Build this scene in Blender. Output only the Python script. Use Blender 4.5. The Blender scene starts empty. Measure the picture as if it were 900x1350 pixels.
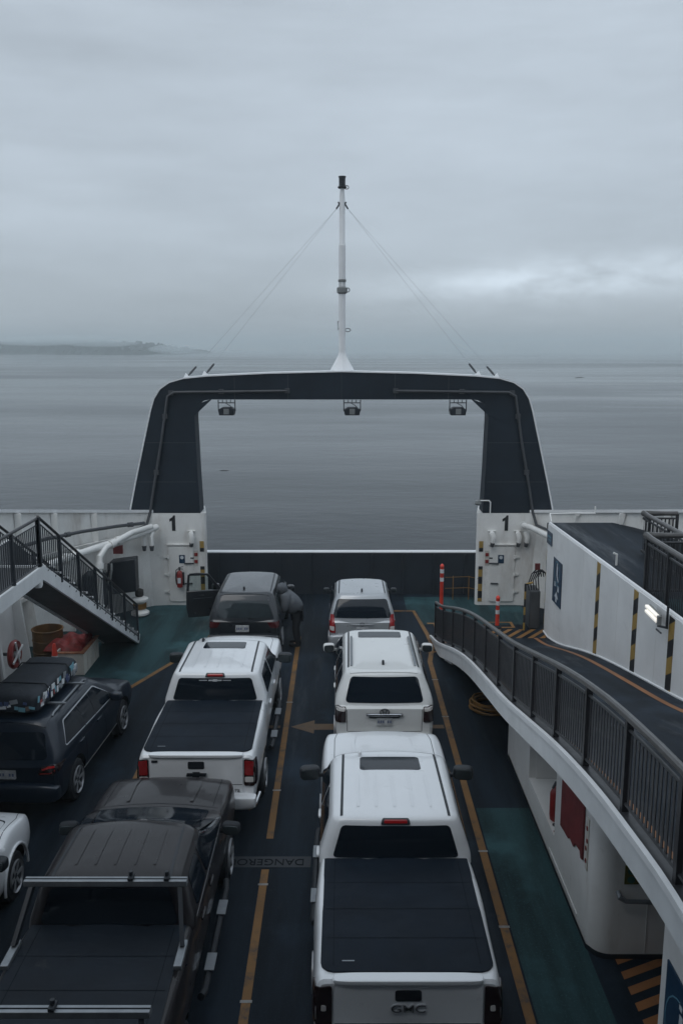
import bpy, bmesh, math, random
import numpy as np
from mathutils import Vector, Matrix
from mathutils.bvhtree import BVHTree
random.seed(11)
D = bpy.data
S = bpy.context.scene
COL = S.collection
R = math.radians
PI = math.pi

# ------------------------------------------------------------------ materials
def nd(nt, t, **kw):
    n = nt.nodes.new(t)
    for k, v in kw.items():
        setattr(n, k, v)
    return n

def math_node(nt, op, a, b=None, c=None, clamp=False):
    n = nt.nodes.new('ShaderNodeMath'); n.operation = op; n.use_clamp = clamp
    for i, v in enumerate((a, b, c)):
        if v is None: continue
        if hasattr(v, 'links') or hasattr(v, 'is_linked'): nt.links.new(v, n.inputs[i])
        else: n.inputs[i].default_value = v
    return n.outputs[0]

def mix_rgb(nt, f, a, b):
    n = nt.nodes.new('ShaderNodeMix'); n.data_type = 'RGBA'
    def put(sock, v):
        if hasattr(v, 'is_linked'): nt.links.new(v, sock)
        elif isinstance(v, (tuple, list)): sock.default_value = tuple(v)[:3] + (1,)
        else: sock.default_value = v
    put(n.inputs[0], f); put(n.inputs[6], a); put(n.inputs[7], b)
    return n.outputs[2]

def base_mat(name):
    m = D.materials.new(name); m.use_nodes = True
    return m, m.node_tree, m.node_tree.nodes['Principled BSDF']

def noise(nt, scale, detail=4, rough=.55, vec=None):
    n = nd(nt, 'ShaderNodeTexNoise'); n.inputs['Scale'].default_value = scale
    n.inputs['Detail'].default_value = detail; n.inputs['Roughness'].default_value = rough
    if vec is not None: nt.links.new(vec, n.inputs['Vector'])
    return n.outputs['Fac']

def obj_vec(nt, scale=(1, 1, 1)):
    tc = nd(nt, 'ShaderNodeTexCoord'); mp = nd(nt, 'ShaderNodeMapping'); mp.inputs['Scale'].default_value = scale
    nt.links.new(tc.outputs['Object'], mp.inputs['Vector'])
    return mp.outputs[0]

def contrast(nt, fac, lo, hi):
    n = nd(nt, 'ShaderNodeMapRange'); n.interpolation_type = 'SMOOTHSTEP'
    nt.links.new(fac, n.inputs[0]); n.inputs[1].default_value = lo; n.inputs[2].default_value = hi
    return n.outputs[0]

def mat(name, color, rough=.5, metal=0., coat=0., var=.12, vscale=2.5, dirt=None, dirt_amt=(.58, .75), dirt_scale=(1.6, 1.6, .5),
        bump=0., bscale=60, rvar=.08, spec=.5, emit=0, rust=0.):
    m, nt, b = base_mat(name)
    v = obj_vec(nt)
    f = noise(nt, vscale, 5, .6, v)
    lo = tuple(c * (1 - var) for c in color); hi = tuple(min(1, c * (1 + var)) for c in color)
    c = mix_rgb(nt, contrast(nt, f, .3, .7), lo, hi)
    if dirt:
        fd = noise(nt, 1.0, 7, .65, obj_vec(nt, dirt_scale))
        c = mix_rgb(nt, contrast(nt, fd, *dirt_amt), c, dirt)
    if rust:
        fr = contrast(nt, noise(nt, 1.0, 5, .6, obj_vec(nt, (5.5, 5.5, .32))), .66, .82)
        fs = contrast(nt, noise(nt, 1.0, 6, .7, obj_vec(nt, (.9, .9, 1.3))), .48, .66)
        c = mix_rgb(nt, math_node(nt, 'MULTIPLY', math_node(nt, 'MULTIPLY', fr, fs), rust), c, (.24, .13, .075))
        sc = contrast(nt, noise(nt, 1.0, 8, .75, obj_vec(nt, (2.6, 2.6, 1.1))), .62, .7)
        c = mix_rgb(nt, math_node(nt, 'MULTIPLY', sc, rust * .35), c, (.36, .35, .33))
    nt.links.new(c, b.inputs['Base Color'])
    r = math_node(nt, 'MULTIPLY_ADD', noise(nt, vscale * 2.3, 4, .6, v), rvar * 2, rough - rvar)
    nt.links.new(r, b.inputs['Roughness'])
    b.inputs['Metallic'].default_value = metal
    b.inputs['Coat Weight'].default_value = coat; b.inputs['Coat Roughness'].default_value = .06
    b.inputs['Specular IOR Level'].default_value = spec
    if bump:
        bn = nd(nt, 'ShaderNodeBump'); bn.inputs['Strength'].default_value = bump; bn.inputs['Distance'].default_value = .02
        nt.links.new(noise(nt, bscale, 3, .6, v), bn.inputs['Height']); nt.links.new(bn.outputs[0], b.inputs['Normal'])
    if emit:
        b.inputs['Emission Color'].default_value = tuple(color) + (1,); b.inputs['Emission Strength'].default_value = emit
    return m

def stripe_mat(name, a, b_, period, axis, slant_axis, slant, rough=.5, fade=.35):
    m, nt, b = base_mat(name)
    tc = nd(nt, 'ShaderNodeTexCoord'); sp = nd(nt, 'ShaderNodeSeparateXYZ'); nt.links.new(tc.outputs['Object'], sp.inputs[0])
    s = math_node(nt, 'MULTIPLY_ADD', sp.outputs[slant_axis], slant, sp.outputs[axis])
    fr = math_node(nt, 'FRACT', math_node(nt, 'DIVIDE', s, period))
    g = math_node(nt, 'GREATER_THAN', fr, .5)
    c = mix_rgb(nt, g, a, b_)
    f = contrast(nt, noise(nt, 5, 6, .7, tc.outputs['Object']), .45, .75)
    c = mix_rgb(nt, math_node(nt, 'MULTIPLY', f, fade), c, (.06, .055, .05))
    nt.links.new(c, b.inputs['Base Color']); b.inputs['Roughness'].default_value = rough
    return m

def marking_mat(name, color, worn=(.03, .032, .035), lo=.5, hi=.72):
    m, nt, b = base_mat(name)
    tc = nd(nt, 'ShaderNodeTexCoord')
    f = contrast(nt, noise(nt, 3.2, 9, .72, tc.outputs['Object']), lo, hi)
    f2 = noise(nt, 1.1, 3, .5, tc.outputs['Object'])
    c = mix_rgb(nt, contrast(nt, f2, .3, .7), tuple(x * .75 for x in color), color)
    nt.links.new(mix_rgb(nt, f, c, worn), b.inputs['Base Color'])
    b.inputs['Roughness'].default_value = .6
    return m

M = {}
M['hull_white'] = mat('hull_white', (.79, .79, .77), .45, var=.05, dirt=(.45, .41, .37), dirt_amt=(.48, .8), dirt_scale=(1.3, 1.3, .35), bump=.08, bscale=9, rust=1.0)
M['panel_white'] = mat('panel_white', (.80, .81, .81), .5, var=.06, vscale=.9, dirt=(.56, .55, .54), dirt_amt=(.55, .9), dirt_scale=(.7, .7, 2.2), bump=.1, bscale=4, rust=.8)
M['casing_white'] = mat('casing_white', (.72, .72, .71), .5, var=.06, vscale=1.2, dirt=(.45, .42, .38), dirt_amt=(.6, .88), bump=.06, bscale=7, rust=1.0)
M['trim_white'] = mat('trim_white', (.82, .83, .84), .4, var=.04, dirt=(.38, .30, .24), dirt_amt=(.66, .8), dirt_scale=(2.5, 2.5, 2.5), rust=1.0)
M['arch_navy'] = mat('arch_navy', (.0125, .0205, .031), .6, var=.18, spec=.3, vscale=1.2, bump=.04, bscale=8)
M['door_navy'] = mat('door_navy', (.012, .0185, .0275), .6, var=.2, vscale=.8, dirt=(.03, .03, .032), dirt_amt=(.6, .8))
M['conduit'] = mat('conduit', (.06, .065, .072), .5)
M['pipe_white'] = mat('pipe_white', (.78, .78, .76), .35, var=.05, dirt=(.3, .24, .2), dirt_amt=(.66, .82), dirt_scale=(3, 3, 3))
M['black_metal'] = mat('black_metal', (.013, .018, .025), .45)
M['rail_grey'] = mat('rail_grey', (.022, .0225, .026), .42, var=.25, vscale=4, dirt=(.07, .06, .055), dirt_amt=(.62, .8))
M['rail_top'] = mat('rail_top', (.085, .082, .08), .33, var=.2, vscale=5)
M['black_plastic'] = mat('black_plastic', (.012, .016, .022), .5)
M['rubber'] = mat('rubber', (.010, .013, .018), .8)
M['glass_dark'] = mat('glass_dark', (.007, .012, .019), .07, var=.1, rvar=.02, spec=.5)
M['glass_grey'] = mat('glass_grey', (.03, .04, .045), .06, var=.2, rvar=.02)
M['chrome'] = mat('chrome', (.62, .63, .65), .16, metal=1, var=.05)
M['alloy'] = mat('alloy', (.40, .41, .43), .35, metal=.35, var=.08)
M['aluminium'] = mat('aluminium', (.26, .28, .30), .42, metal=.6, var=.1, vscale=8)
M['white_paint'] = mat('white_paint', (.76, .78, .80), .3, coat=.8, var=.012, dirt=(.68, .69, .70), dirt_amt=(.5, .95), dirt_scale=(.8, .5, .8))
M['pearl_paint'] = mat('pearl_paint', (.70, .71, .70), .30, coat=.8, var=.02, dirt=(.62, .61, .59), dirt_amt=(.5, .9), dirt_scale=(.8, .5, .8))
M['silver_paint'] = mat('silver_paint', (.42, .44, .46), .3, metal=.35, coat=.7, var=.03)
M['grey_paint'] = mat('grey_paint', (.0140, .0122, .0140), .30, metal=0, coat=.30, spec=.22, var=.06, dirt=(.018, .0158, .018), dirt_amt=(.5, .95))
M['bright_trim'] = mat('bright_trim', (.52, .54, .57), .3, var=.05)
M['black_paint'] = mat('black_paint', (.018, .022, .028), .3, metal=.2, coat=.6, var=.06, dirt=(.05, .05, .05), dirt_amt=(.5, .9))
M['blue_paint'] = mat('blue_paint', (.0045, .0125, .026), .36, metal=.1, coat=.35, var=.05)
M['tonneau'] = mat('tonneau', (.0055, .0108, .0188), .6, var=.22, vscale=1.4, bump=.05, bscale=240, dirt=(.0075, .013, .021), dirt_amt=(.5, .8), spec=.14)
M['tonneau_dark'] = mat('tonneau_dark', (.0050, .0095, .016), .55, var=.22, vscale=1.4, dirt=(.017, .020, .024), dirt_amt=(.64, .70), spec=.22)
M['red_lens'] = mat('red_lens', (.30, .012, .014), .15, coat=.6, var=.1)
M['dark_red_lens'] = mat('dark_red_lens', (.07, .008, .010), .2, coat=.4)
M['dark_lens'] = mat('dark_lens', (.018, .008, .009), .12, coat=.5)
M['clear_lens'] = mat('clear_lens', (.62, .60, .58), .2, coat=.5)
M['glow_red'] = mat('glow_red', (.45, .02, .02), .25, coat=.4)
M['plate'] = mat('plate', (.46, .47, .48), .4, var=.25, vscale=22)
M['plate_mark'] = mat('plate_mark', (.10, .13, .22), .5)
M['seam'] = mat('seam', (.008, .0105, .014), .8, spec=.1)
M['rust_red'] = mat('rust_red', (.16, .024, .026), .6, var=.2, dirt=(.09, .02, .02))
M['safety_red'] = mat('safety_red', (.24, .022, .02), .38, var=.12, dirt=(.2, .03, .02))
M['post_orange'] = mat('post_orange', (.74, .06, .035), .45, var=.1)
M['reflective'] = mat('reflective', (.66, .68, .70), .4)
M['drum_yellow'] = mat('drum_yellow', (.15, .075, .022), .6, var=.3, dirt=(.10, .06, .03), dirt_amt=(.45, .7))
M['tote_white'] = mat('tote_white', (.60, .58, .53), .5, dirt=(.35, .31, .26))
M['tarp_red'] = mat('tarp_red', (.21, .02, .018), .55, var=.3, vscale=7, bump=.3, bscale=9)
M['orange_wood'] = mat('orange_wood', (.36, .15, .075), .6, var=.3, vscale=8)
M['bag_fabric'] = mat('bag_fabric', (.012, .017, .025), .7, var=.2, bump=.2, bscale=30)
M['sign_blue'] = mat('sign_blue', (.010, .040, .085), .4)
M['sign_white'] = mat('sign_white', (.6, .64, .68), .5)
M['sign_cyan'] = mat('sign_cyan', (.10, .24, .33), .5)
M['sign_green'] = mat('sign_green', (.02, .09, .06), .5)
M['sign_yellow'] = mat('sign_yellow', (.10, .095, .02), .5)
M['black_letter'] = mat('black_letter', (.012, .013, .016), .6, var=.5, vscale=9, dirt=(.25, .25, .25), dirt_amt=(.74, .8), dirt_scale=(9, 9, 9))
M['lamp_warm'] = mat('lamp_warm', (.95, .90, .82), .4, emit=.55)
M['lamp_grey'] = mat('lamp_grey', (.20, .21, .21), .4)
M['hose'] = mat('hose', (.20, .10, .018), .6)
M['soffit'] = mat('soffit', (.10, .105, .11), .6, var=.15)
M['stair_white'] = mat('stair_white', (.70, .72, .73), .45, var=.06, dirt=(.3, .26, .22), dirt_amt=(.66, .8), rust=1.0)
M['tread'] = mat('tread', (.05, .052, .055), .6)
M['jacket'] = mat('jacket', (.085, .095, .108), .7, var=.15, bump=.5, bscale=14)
M['trousers'] = mat('trousers', (.008, .010, .014), .8)
M['skin'] = mat('skin', (.42, .26, .19), .5)
M['hair'] = mat('hair', (.02, .016, .013), .6)
M['wood_dark'] = mat('wood_dark', (.04, .036, .032), .8)
M['hill'] = mat('hill', (.020, .030, .026), .9, var=.5, vscale=.05)
M['kerb_yellow'] = marking_mat('kerb_yellow', (.29, .14, .035), lo=.52, hi=.75)
M['line_yellow'] = marking_mat('line_yellow', (.22, .105, .022), lo=.46, hi=.74)
M['line_orange'] = marking_mat('line_orange', (.30, .125, .042), lo=.55, hi=.8)
M['line_white'] = marking_mat('line_white', (.30, .30, .29), lo=.45, hi=.7)
M['band_grey'] = marking_mat('band_grey', (.024, .030, .039), worn=(.015, .021, .029), lo=.45, hi=.75)
M['arrow_brown'] = marking_mat('arrow_brown', (.13, .073, .030), lo=.5, hi=.75)
M['stripe_v'] = stripe_mat('stripe_v', (.36, .235, .06), (.012, .014, .018), .62, 2, 1, .55)
M['stripe_post'] = stripe_mat('stripe_post', (.36, .235, .06), (.012, .014, .018), .46, 2, 0, 0.0)

def deck_material(name, base, green=False):
    m, nt, b = base_mat(name)
    tc = nd(nt, 'ShaderNodeTexCoord'); v = tc.outputs['Object']
    mp = nd(nt, 'ShaderNodeMapping'); mp.inputs['Scale'].default_value = (1.4, .16, 1); nt.links.new(v, mp.inputs[0])
    streak = noise(nt, 1.2, 6, .65, mp.outputs[0])
    patch = noise(nt, .42, 5, .6, v)
    fine = noise(nt, 34, 4, .7, v)
    dark = tuple(x * .5 for x in base); lite = tuple(x * 1.85 for x in base)
    c = mix_rgb(nt, contrast(nt, streak, .35, .66), dark, tuple(x * 1.15 for x in base))
    c = mix_rgb(nt, contrast(nt, patch, .52, .7), c, lite)
    c = mix_rgb(nt, math_node(nt, 'MULTIPLY', contrast(nt, noise(nt, 2.6, 8, .75, v), .62, .7), .55), c, (.026, .029, .034) if not green else (.02, .026, .03))
    c = mix_rgb(nt, math_node(nt, 'MULTIPLY', contrast(nt, fine, .52, .74), .6), c, tuple(x * 2.1 for x in base))
    nt.links.new(c, b.inputs['Base Color'])
    wet = contrast(nt, noise(nt, .8, 6, .65, mp.outputs[0]), .5, .68)
    nt.links.new(math_node(nt, 'MULTIPLY_ADD', wet, -.32, .68), b.inputs['Roughness'])
    b.inputs['Specular IOR Level'].default_value = .14
    bn = nd(nt, 'ShaderNodeBump'); bn.inputs['Strength'].default_value = .25; bn.inputs['Distance'].default_value = .006
    nt.links.new(noise(nt, 90, 3, .7, v), bn.inputs['Height']); nt.links.new(bn.outputs[0], b.inputs['Normal'])
    return m
M['deck'] = deck_material('deck_coating', (.0098, .0172, .0268))
M['deck_green'] = deck_material('deck_green', (.024, .058, .065), True)
M['ramp_deck'] = deck_material('ramp_coating', (.0145, .021, .030))

# ------------------------------------------------------------------ geometry builder
ORG = {}

class MB:
    def __init__(s): s.v = []; s.f = []; s.m = []
    def add(s, vs, fs, mi=0):
        o = len(s.v); s.v += [tuple(p) for p in vs]
        s.f += [tuple(i + o for i in f) for f in fs]; s.m += [mi] * len(fs)
        return s
    def box(s, x0, x1, y0, y1, z0, z1, mi=0):
        vs = [(x, y, z) for z in (z0, z1) for y in (y0, y1) for x in (x0, x1)]
        return s.add(vs, [(0, 2, 3, 1), (4, 5, 7, 6), (0, 1, 5, 4), (2, 6, 7, 3), (0, 4, 6, 2), (1, 3, 7, 5)], mi)
    def obox(s, c, size, rot=(0, 0, 0), mi=0):
        from mathutils import Euler
        q = Euler(rot).to_matrix(); c = Vector(c); h = Vector(size) / 2
        vs = [c + q @ Vector((x * h.x, y * h.y, z * h.z)) for z in (-1, 1) for y in (-1, 1) for x in (-1, 1)]
        return s.add(vs, [(0, 2, 3, 1), (4, 5, 7, 6), (0, 1, 5, 4), (2, 6, 7, 3), (0, 4, 6, 2), (1, 3, 7, 5)], mi)
    def bar(s, a, b, w, h, up=(0, 0, 1), mi=0):
        a = Vector(a); b = Vector(b); d = (b - a).normalized(); u = Vector(up)
        x = d.cross(u).normalized(); u = x.cross(d).normalized()
        vs = [p + x * (i * w / 2) + u * (j * h / 2) for p in (a, b) for i, j in ((-1, -1), (1, -1), (1, 1), (-1, 1))]
        return s.add(vs, [(0, 1, 2, 3), (7, 6, 5, 4), (0, 4, 5, 1), (1, 5, 6, 2), (2, 6, 7, 3), (3, 7, 4, 0)], mi)
    def tube(s, pts, r, n=8, mi=0, closed=False):
        P = [Vector(p) for p in pts]; k = len(P); vs = []; x = None
        for i in range(k):
            a = P[i] - P[i - 1] if (i or closed) else P[1] - P[0]
            b = P[(i + 1) % k] - P[i] if (i < k - 1 or closed) else P[-1] - P[-2]
            a.normalize(); b.normalize(); t = (a + b)
            t = t.normalized() if t.length > 1e-6 else b
            if x is None:
                x = t.cross(Vector((0, 0, 1)))
                if x.length < 1e-3: x = t.cross(Vector((1, 0, 0)))
            x = (x - t * x.dot(t)).normalized(); y = t.cross(x)
            rr = r[i] if isinstance(r, (list, tuple)) else r
            sc = 1 / max(.5, math.sqrt(max(0, (1 + a.dot(b)) / 2)))
            vs += [P[i] + (x * math.cos(2 * PI * j / n) + y * math.sin(2 * PI * j / n)) * rr * (sc if sc < 1.5 else 1.3) for j in range(n)]
        fs = []
        for i in range(k if closed else k - 1):
            q = (i + 1) % k
            fs += [(i * n + j, i * n + (j + 1) % n, q * n + (j + 1) % n, q * n + j) for j in range(n)]
        if not closed: fs += [tuple(range(n))[::-1], tuple((k - 1) * n + j for j in range(n))]
        return s.add(vs, fs, mi)
    def lathe(s, prof, c=(0, 0, 0), axis='z', n=24, mi=0):
        c = Vector(c); vs = []; k = len(prof)
        for r, h in prof:
            for j in range(n):
                a = 2 * PI * j / n; u, w = r * math.cos(a), r * math.sin(a)
                vs.append(c + (Vector((u, w, h)) if axis == 'z' else Vector((h, u, w)) if axis == 'x' else Vector((u, h, w))))
        fs = [(i * n + j, i * n + (j + 1) % n, (i + 1) * n + (j + 1) % n, (i + 1) * n + j) for i in range(k - 1) for j in range(n)]
        if prof[0][0] > 1e-5: fs.append(tuple(range(n))[::-1])
        if prof[-1][0] > 1e-5: fs.append(tuple((k - 1) * n + j for j in range(n)))
        return s.add(vs, fs, mi)
    def prism(s, poly, fn, a, b, mi=0):
        n = len(poly); vs = [fn(u, w, a) for u, w in poly] + [fn(u, w, b) for u, w in poly]
        fs = [tuple(range(n))[::-1], tuple(range(n, 2 * n))] + [(i, (i + 1) % n, n + (i + 1) % n, n + i) for i in range(n)]
        return s.add(vs, fs, mi)
    def sheet(s, poly, z, mi=0):
        return s.add([(x, y, z) for x, y in poly], [tuple(range(len(poly)))], mi)
    def rows(s, rows, mi=0, closed=False, caps=False):
        k = len(rows); n = len(rows[0]); vs = [p for r in rows for p in r]; fs = []
        for i in range(k - 1):
            for j in range(n if closed else n - 1):
                fs.append((i * n + j, i * n + (j + 1) % n, (i + 1) * n + (j + 1) % n, (i + 1) * n + j))
        if caps: fs += [tuple(range(n))[::-1], tuple((k - 1) * n + j for j in range(n))]
        return s.add(vs, fs, mi)
    def superell(s, c, r, e=.45, nu=20, nv=12, rotz=0, mi=0, roty=0):
        def pw(x, p): return math.copysign(abs(x) ** p, x)
        q = Matrix.Rotation(rotz, 3, 'Z') @ Matrix.Rotation(roty, 3, 'Y'); c = Vector(c); rows = []
        for i in range(nv + 1):
            a = -PI / 2 + PI * i / nv; ca = max(1e-3, math.cos(a))
            rows.append([c + q @ Vector((r[0] * pw(ca, e) * pw(math.cos(2 * PI * j / nu), e), r[1] * pw(ca, e) * pw(math.sin(2 * PI * j / nu), e), r[2] * pw(math.sin(a), e))) for j in range(nu)])
        return s.rows(rows, mi, True, True)
    def text(s, txt, size, fn, depth=.006, mi=0, grow=0.):
        """flat lettering; fn(u, w, d) places a letter point"""
        cu = D.curves.new('lettering', 'FONT'); cu.body = txt; cu.size = size; cu.align_x = 'CENTER'; cu.align_y = 'CENTER'; cu.extrude = depth; cu.offset = grow
        o = D.objects.new('lettering', cu); COL.objects.link(o)
        bpy.context.view_layer.update()
        me = o.evaluated_get(bpy.context.evaluated_depsgraph_get()).to_mesh()
        vs = [fn(v.co.x, v.co.y, v.co.z) for v in me.vertices]; fs = [tuple(p.vertices) for p in me.polygons]
        s.add(vs, fs, mi); D.objects.remove(o); D.curves.remove(cu)
        return s
    def build(s, name, m, parent=None, smooth=35, bevel=0, keep_normals=False):
        off = Vector((0, 0, 0)); p = parent
        while p is not None:
            if p.name in ORG: off = ORG[p.name]
            p = p.parent
        me = D.meshes.new(name)
        me.from_pydata([(x - off.x, y - off.y, z - off.z) for x, y, z in s.v], [], s.f)
        for x in (m if isinstance(m, (list, tuple)) else [m]): me.materials.append(M[x] if isinstance(x, str) else x)
        if any(s.m): me.polygons.foreach_set('material_index', s.m)
        if not keep_normals:
            bm = bmesh.new(); bm.from_mesh(me); bmesh.ops.recalc_face_normals(bm, faces=bm.faces); bm.to_mesh(me); bm.free()
        if smooth:
            me.shade_smooth(); me.set_sharp_from_angle(angle=R(smooth))
        me.update()
        o = D.objects.new(name, me); COL.objects.link(o)
        if parent is not None: o.parent = parent
        if bevel:
            b = o.modifiers.new('Bevel', 'BEVEL'); b.width = bevel; b.segments = 2; b.limit_method = 'ANGLE'; b.angle_limit = R(40)
        return o

def tag(o, label=None, cat=None, group=None, kind=None):
    if label: o['label'] = label
    if cat: o['category'] = cat
    if group: o['group'] = group
    if kind: o['kind'] = kind
    return o

def thing(name, label, cat, loc=(0, 0, 0), rotz=0, group=None, world=True):
    o = D.objects.new(name, None); COL.objects.link(o); o.empty_display_size = .2
    o.location = loc; o.rotation_euler = (0, 0, rotz)
    tag(o, label, cat, group)
    if world: ORG[o.name] = Vector(loc)
    return o

def copy_tree(o, parent=None):
    c = o.copy(); COL.objects.link(c); c.parent = parent
    for ch in list(o.children): copy_tree(ch, c)
    return c

def pchip(xs, ys):
    xs = np.array(xs, float); ys = np.array(ys, float); h = np.diff(xs); d = np.diff(ys) / h; m = np.zeros(len(xs))
    m[0], m[-1] = d[0], d[-1]
    for i in range(1, len(xs) - 1):
        m[i] = 0 if d[i - 1] * d[i] <= 0 else 2 * d[i - 1] * d[i] / (d[i - 1] + d[i])
    def f(x):
        x = min(max(x, xs[0]), xs[-1]); i = min(max(int(np.searchsorted(xs, x)) - 1, 0), len(h) - 1); t = (x - xs[i]) / h[i]
        return float((2 * t**3 - 3 * t**2 + 1) * ys[i] + (t**3 - 2 * t**2 + t) * h[i] * m[i] + (-2 * t**3 + 3 * t**2) * ys[i + 1] + (t**3 - t**2) * h[i] * m[i + 1])
    return f

def arc(cx, cy, r, a0, a1, n=8):
    return [(cx + r * math.cos(R(a0 + (a1 - a0) * i / n)), cy + r * math.sin(R(a0 + (a1 - a0) * i / n))) for i in range(n + 1)]

def resample(pts, step):
    P = [Vector(p) for p in pts]; out = [P[0].copy()]
    for a, b in zip(P, P[1:]):
        k = max(1, int(round((b - a).length / step)))
        out += [a.lerp(b, i / k) for i in range(1, k + 1)]
    return out

def along(pts, n):
    """n+1 points evenly spaced along a polyline"""
    P = [Vector(p) for p in pts]; L = [0]
    for a, b in zip(P, P[1:]): L.append(L[-1] + (b - a).length)
    out = []
    for i in range(n + 1):
        t = L[-1] * i / n; k = min(max(int(np.searchsorted(L, t)) - 1, 0), len(P) - 2)
        out.append(P[k].lerp(P[k + 1], (t - L[k]) / max(1e-9, L[k + 1] - L[k])))
    return out

XZ = lambda u, w, d: (u, d, w)      # a drawing in x, z at depth y
YZ = lambda u, w, d: (d, u, w)
XY = lambda u, w, d: (u, w, d)

# ================================================================== SETTING
CAMZ = 8.0
WATER = -2.0
# ---- water
def water_material():
    m, nt, b = base_mat('sea_water')
    tc = nd(nt, 'ShaderNodeTexCoord'); v = tc.outputs['Object']
    def mp(s):
        n = nd(nt, 'ShaderNodeMapping'); n.inputs['Scale'].default_value = s; nt.links.new(v, n.inputs[0]); return n.outputs[0]
    h1 = noise(nt, 1, 3, .5, mp((.10, .17, 1)))
    h2 = noise(nt, 1, 4, .6, mp((.62, .95, 1)))
    h3 = noise(nt, 1, 2, .5, mp((.016, .034, 1)))
    bands = contrast(nt, noise(nt, 1, 5, .6, mp((.0035, .013, 1))), .4, .62)
    h = math_node(nt, 'ADD', math_node(nt, 'MULTIPLY', h1, .55), math_node(nt, 'MULTIPLY', math_node(nt, 'MULTIPLY', h2, .22), math_node(nt, 'MULTIPLY_ADD', bands, .8, .3)))
    h = math_node(nt, 'ADD', h, math_node(nt, 'MULTIPLY', h3, 2.0))
    bn = nd(nt, 'ShaderNodeBump'); bn.inputs['Strength'].default_value = .26; bn.inputs['Distance'].default_value = .6
    nt.links.new(h, bn.inputs['Height']); nt.links.new(bn.outputs[0], b.inputs['Normal'])
    b.inputs['Base Color'].default_value = (.002, .006, .010, 1)
    nt.links.new(math_node(nt, 'MULTIPLY_ADD', bands, .12, .13), b.inputs['Roughness'])
    b.inputs['IOR'].default_value = 1.33; b.inputs['Specular IOR Level'].default_value = .2
    return m
M['sea'] = water_material()
w = MB(); w.sheet([(11000 * math.cos(2 * PI * i / 96), 11000 * math.sin(2 * PI * i / 96)) for i in range(96)], WATER)
tag(w.build('water', 'sea', smooth=0), kind='structure')

# ---- far headland
def headland(name, x0, x1, y, hmax, seed):
    rnd = random.Random(seed); n = 300; k = 14
    peaks = [(rnd.uniform(x0, x1), rnd.uniform(35, 140), rnd.uniform(.35, 1)) for _ in range(9)]
    rows = []
    for j in range(k + 1):
        v = j / k; row = []
        for i in range(n + 1):
            u = i / n; x = x0 + (x1 - x0) * u
            env = min(1, (1 - u) * 4.5) ** .7 * min(1, u * 8 + .2)
            g = sum(a * math.exp(-((x - c) / s) ** 2) for c, s, a in peaks)
            hh = hmax * env * (.28 + .42 * min(1.5, g)) * math.sin(PI * min(1, v * 1.15 + .02) * .5) ** .8 if j < k else 0
            tree = (rnd.random() ** 3 * 6.5 + 1.5 * math.sin(x * .7) ** 2) * (1 if 0 < j < k else 0) * (.35 + env * .65)
            row.append((x + rnd.uniform(-2, 2), y + 260 * v + 50 * math.sin(x * .011), WATER - .5 + max(0, hh + tree) if j else WATER - .5))
        rows.append(row)
    b = MB(); b.rows(rows)
    return tag(b.build(name, 'hill', smooth=0), kind='structure')
headland('hills', -640, -166, 1000, 10.5, 5)

# ---- low mist lying on the headland
def mist_material(name, dens):
    m = D.materials.new(name); m.use_nodes = True; nt = m.node_tree; nt.nodes.clear()
    o = nd(nt, 'ShaderNodeOutputMaterial'); v = nd(nt, 'ShaderNodeVolumePrincipled')
    v.inputs['Density'].default_value = dens; v.inputs['Color'].default_value = (.90, .98, 1, 1)
    nt.links.new(v.outputs[0], o.inputs['Volume'])
    return m
M['haze'] = mist_material('haze_air', 8.2e-4)
M['mist'] = mist_material('mist_air', .045)
M['fog'] = mist_material('fog_air', .0026)
for cx, cy, cz, rx, ry, rz, m_ in ((-440, 980, 6, 75, 15, 9, 'mist'), (-330, 984, 11.5, 46, 13, 4.2, 'mist'), (-255, 965, 10.5, 42, 11, 4.4, 'mist'), (-178, 975, 4, 30, 13, 5, 'mist'), (-290, 940, 14, 60, 12, 4, 'mist'), (2600, 2600, WATER, 3600, 2250, 24, 'fog'), (720, 900, WATER, 910, 540, 15, 'fog')):
    b = MB(); b.superell((cx, cy, cz), (rx, ry, rz), 1.0, 64 if m_ == 'fog' else 40, 24)
    tag(b.build('mist', m_), kind='stuff')
hz = MB(); hz.box(-12000, 12000, -12000, 12000, WATER - 1, 32)
tag(hz.build('haze', 'haze', smooth=0), kind='stuff')

# ---- hull plan
PLAN = [(5.55, 27.15), (6.5, 26.4), (7.4, 25.3), (8.2, 23.9), (8.7, 22.3), (9.0, 20.3), (9.1, 18.0), (9.1, 12), (9.1, 2), (9.1, -14)]
px_ = pchip([-p[1] for p in PLAN], [p[0] for p in PLAN])
plan_x = lambda y: px_(-y)
def bulwark_top(y): return min(4.05, 8 - .1873 * y)
outl = [(plan_x(y) + .1, y) for y in np.linspace(-13.9, 27.1, 48)] + [(5.5, 28.6), (-5.5, 28.6)] + [(-plan_x(y) - .1, y) for y in np.linspace(27.1, -13.9, 48)]
hull = MB(); hull.prism(outl, XY, WATER - 1.5, -.32)
h = hull.build('hull', 'arch_navy', smooth=40)
tag(h, 'dark navy ferry hull below the car deck', 'ferry hull')
dk = MB(); dk.prism(outl, XY, -.3, 0)
DECK = tag(dk.build('deck', 'deck', smooth=0), kind='structure')

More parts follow.
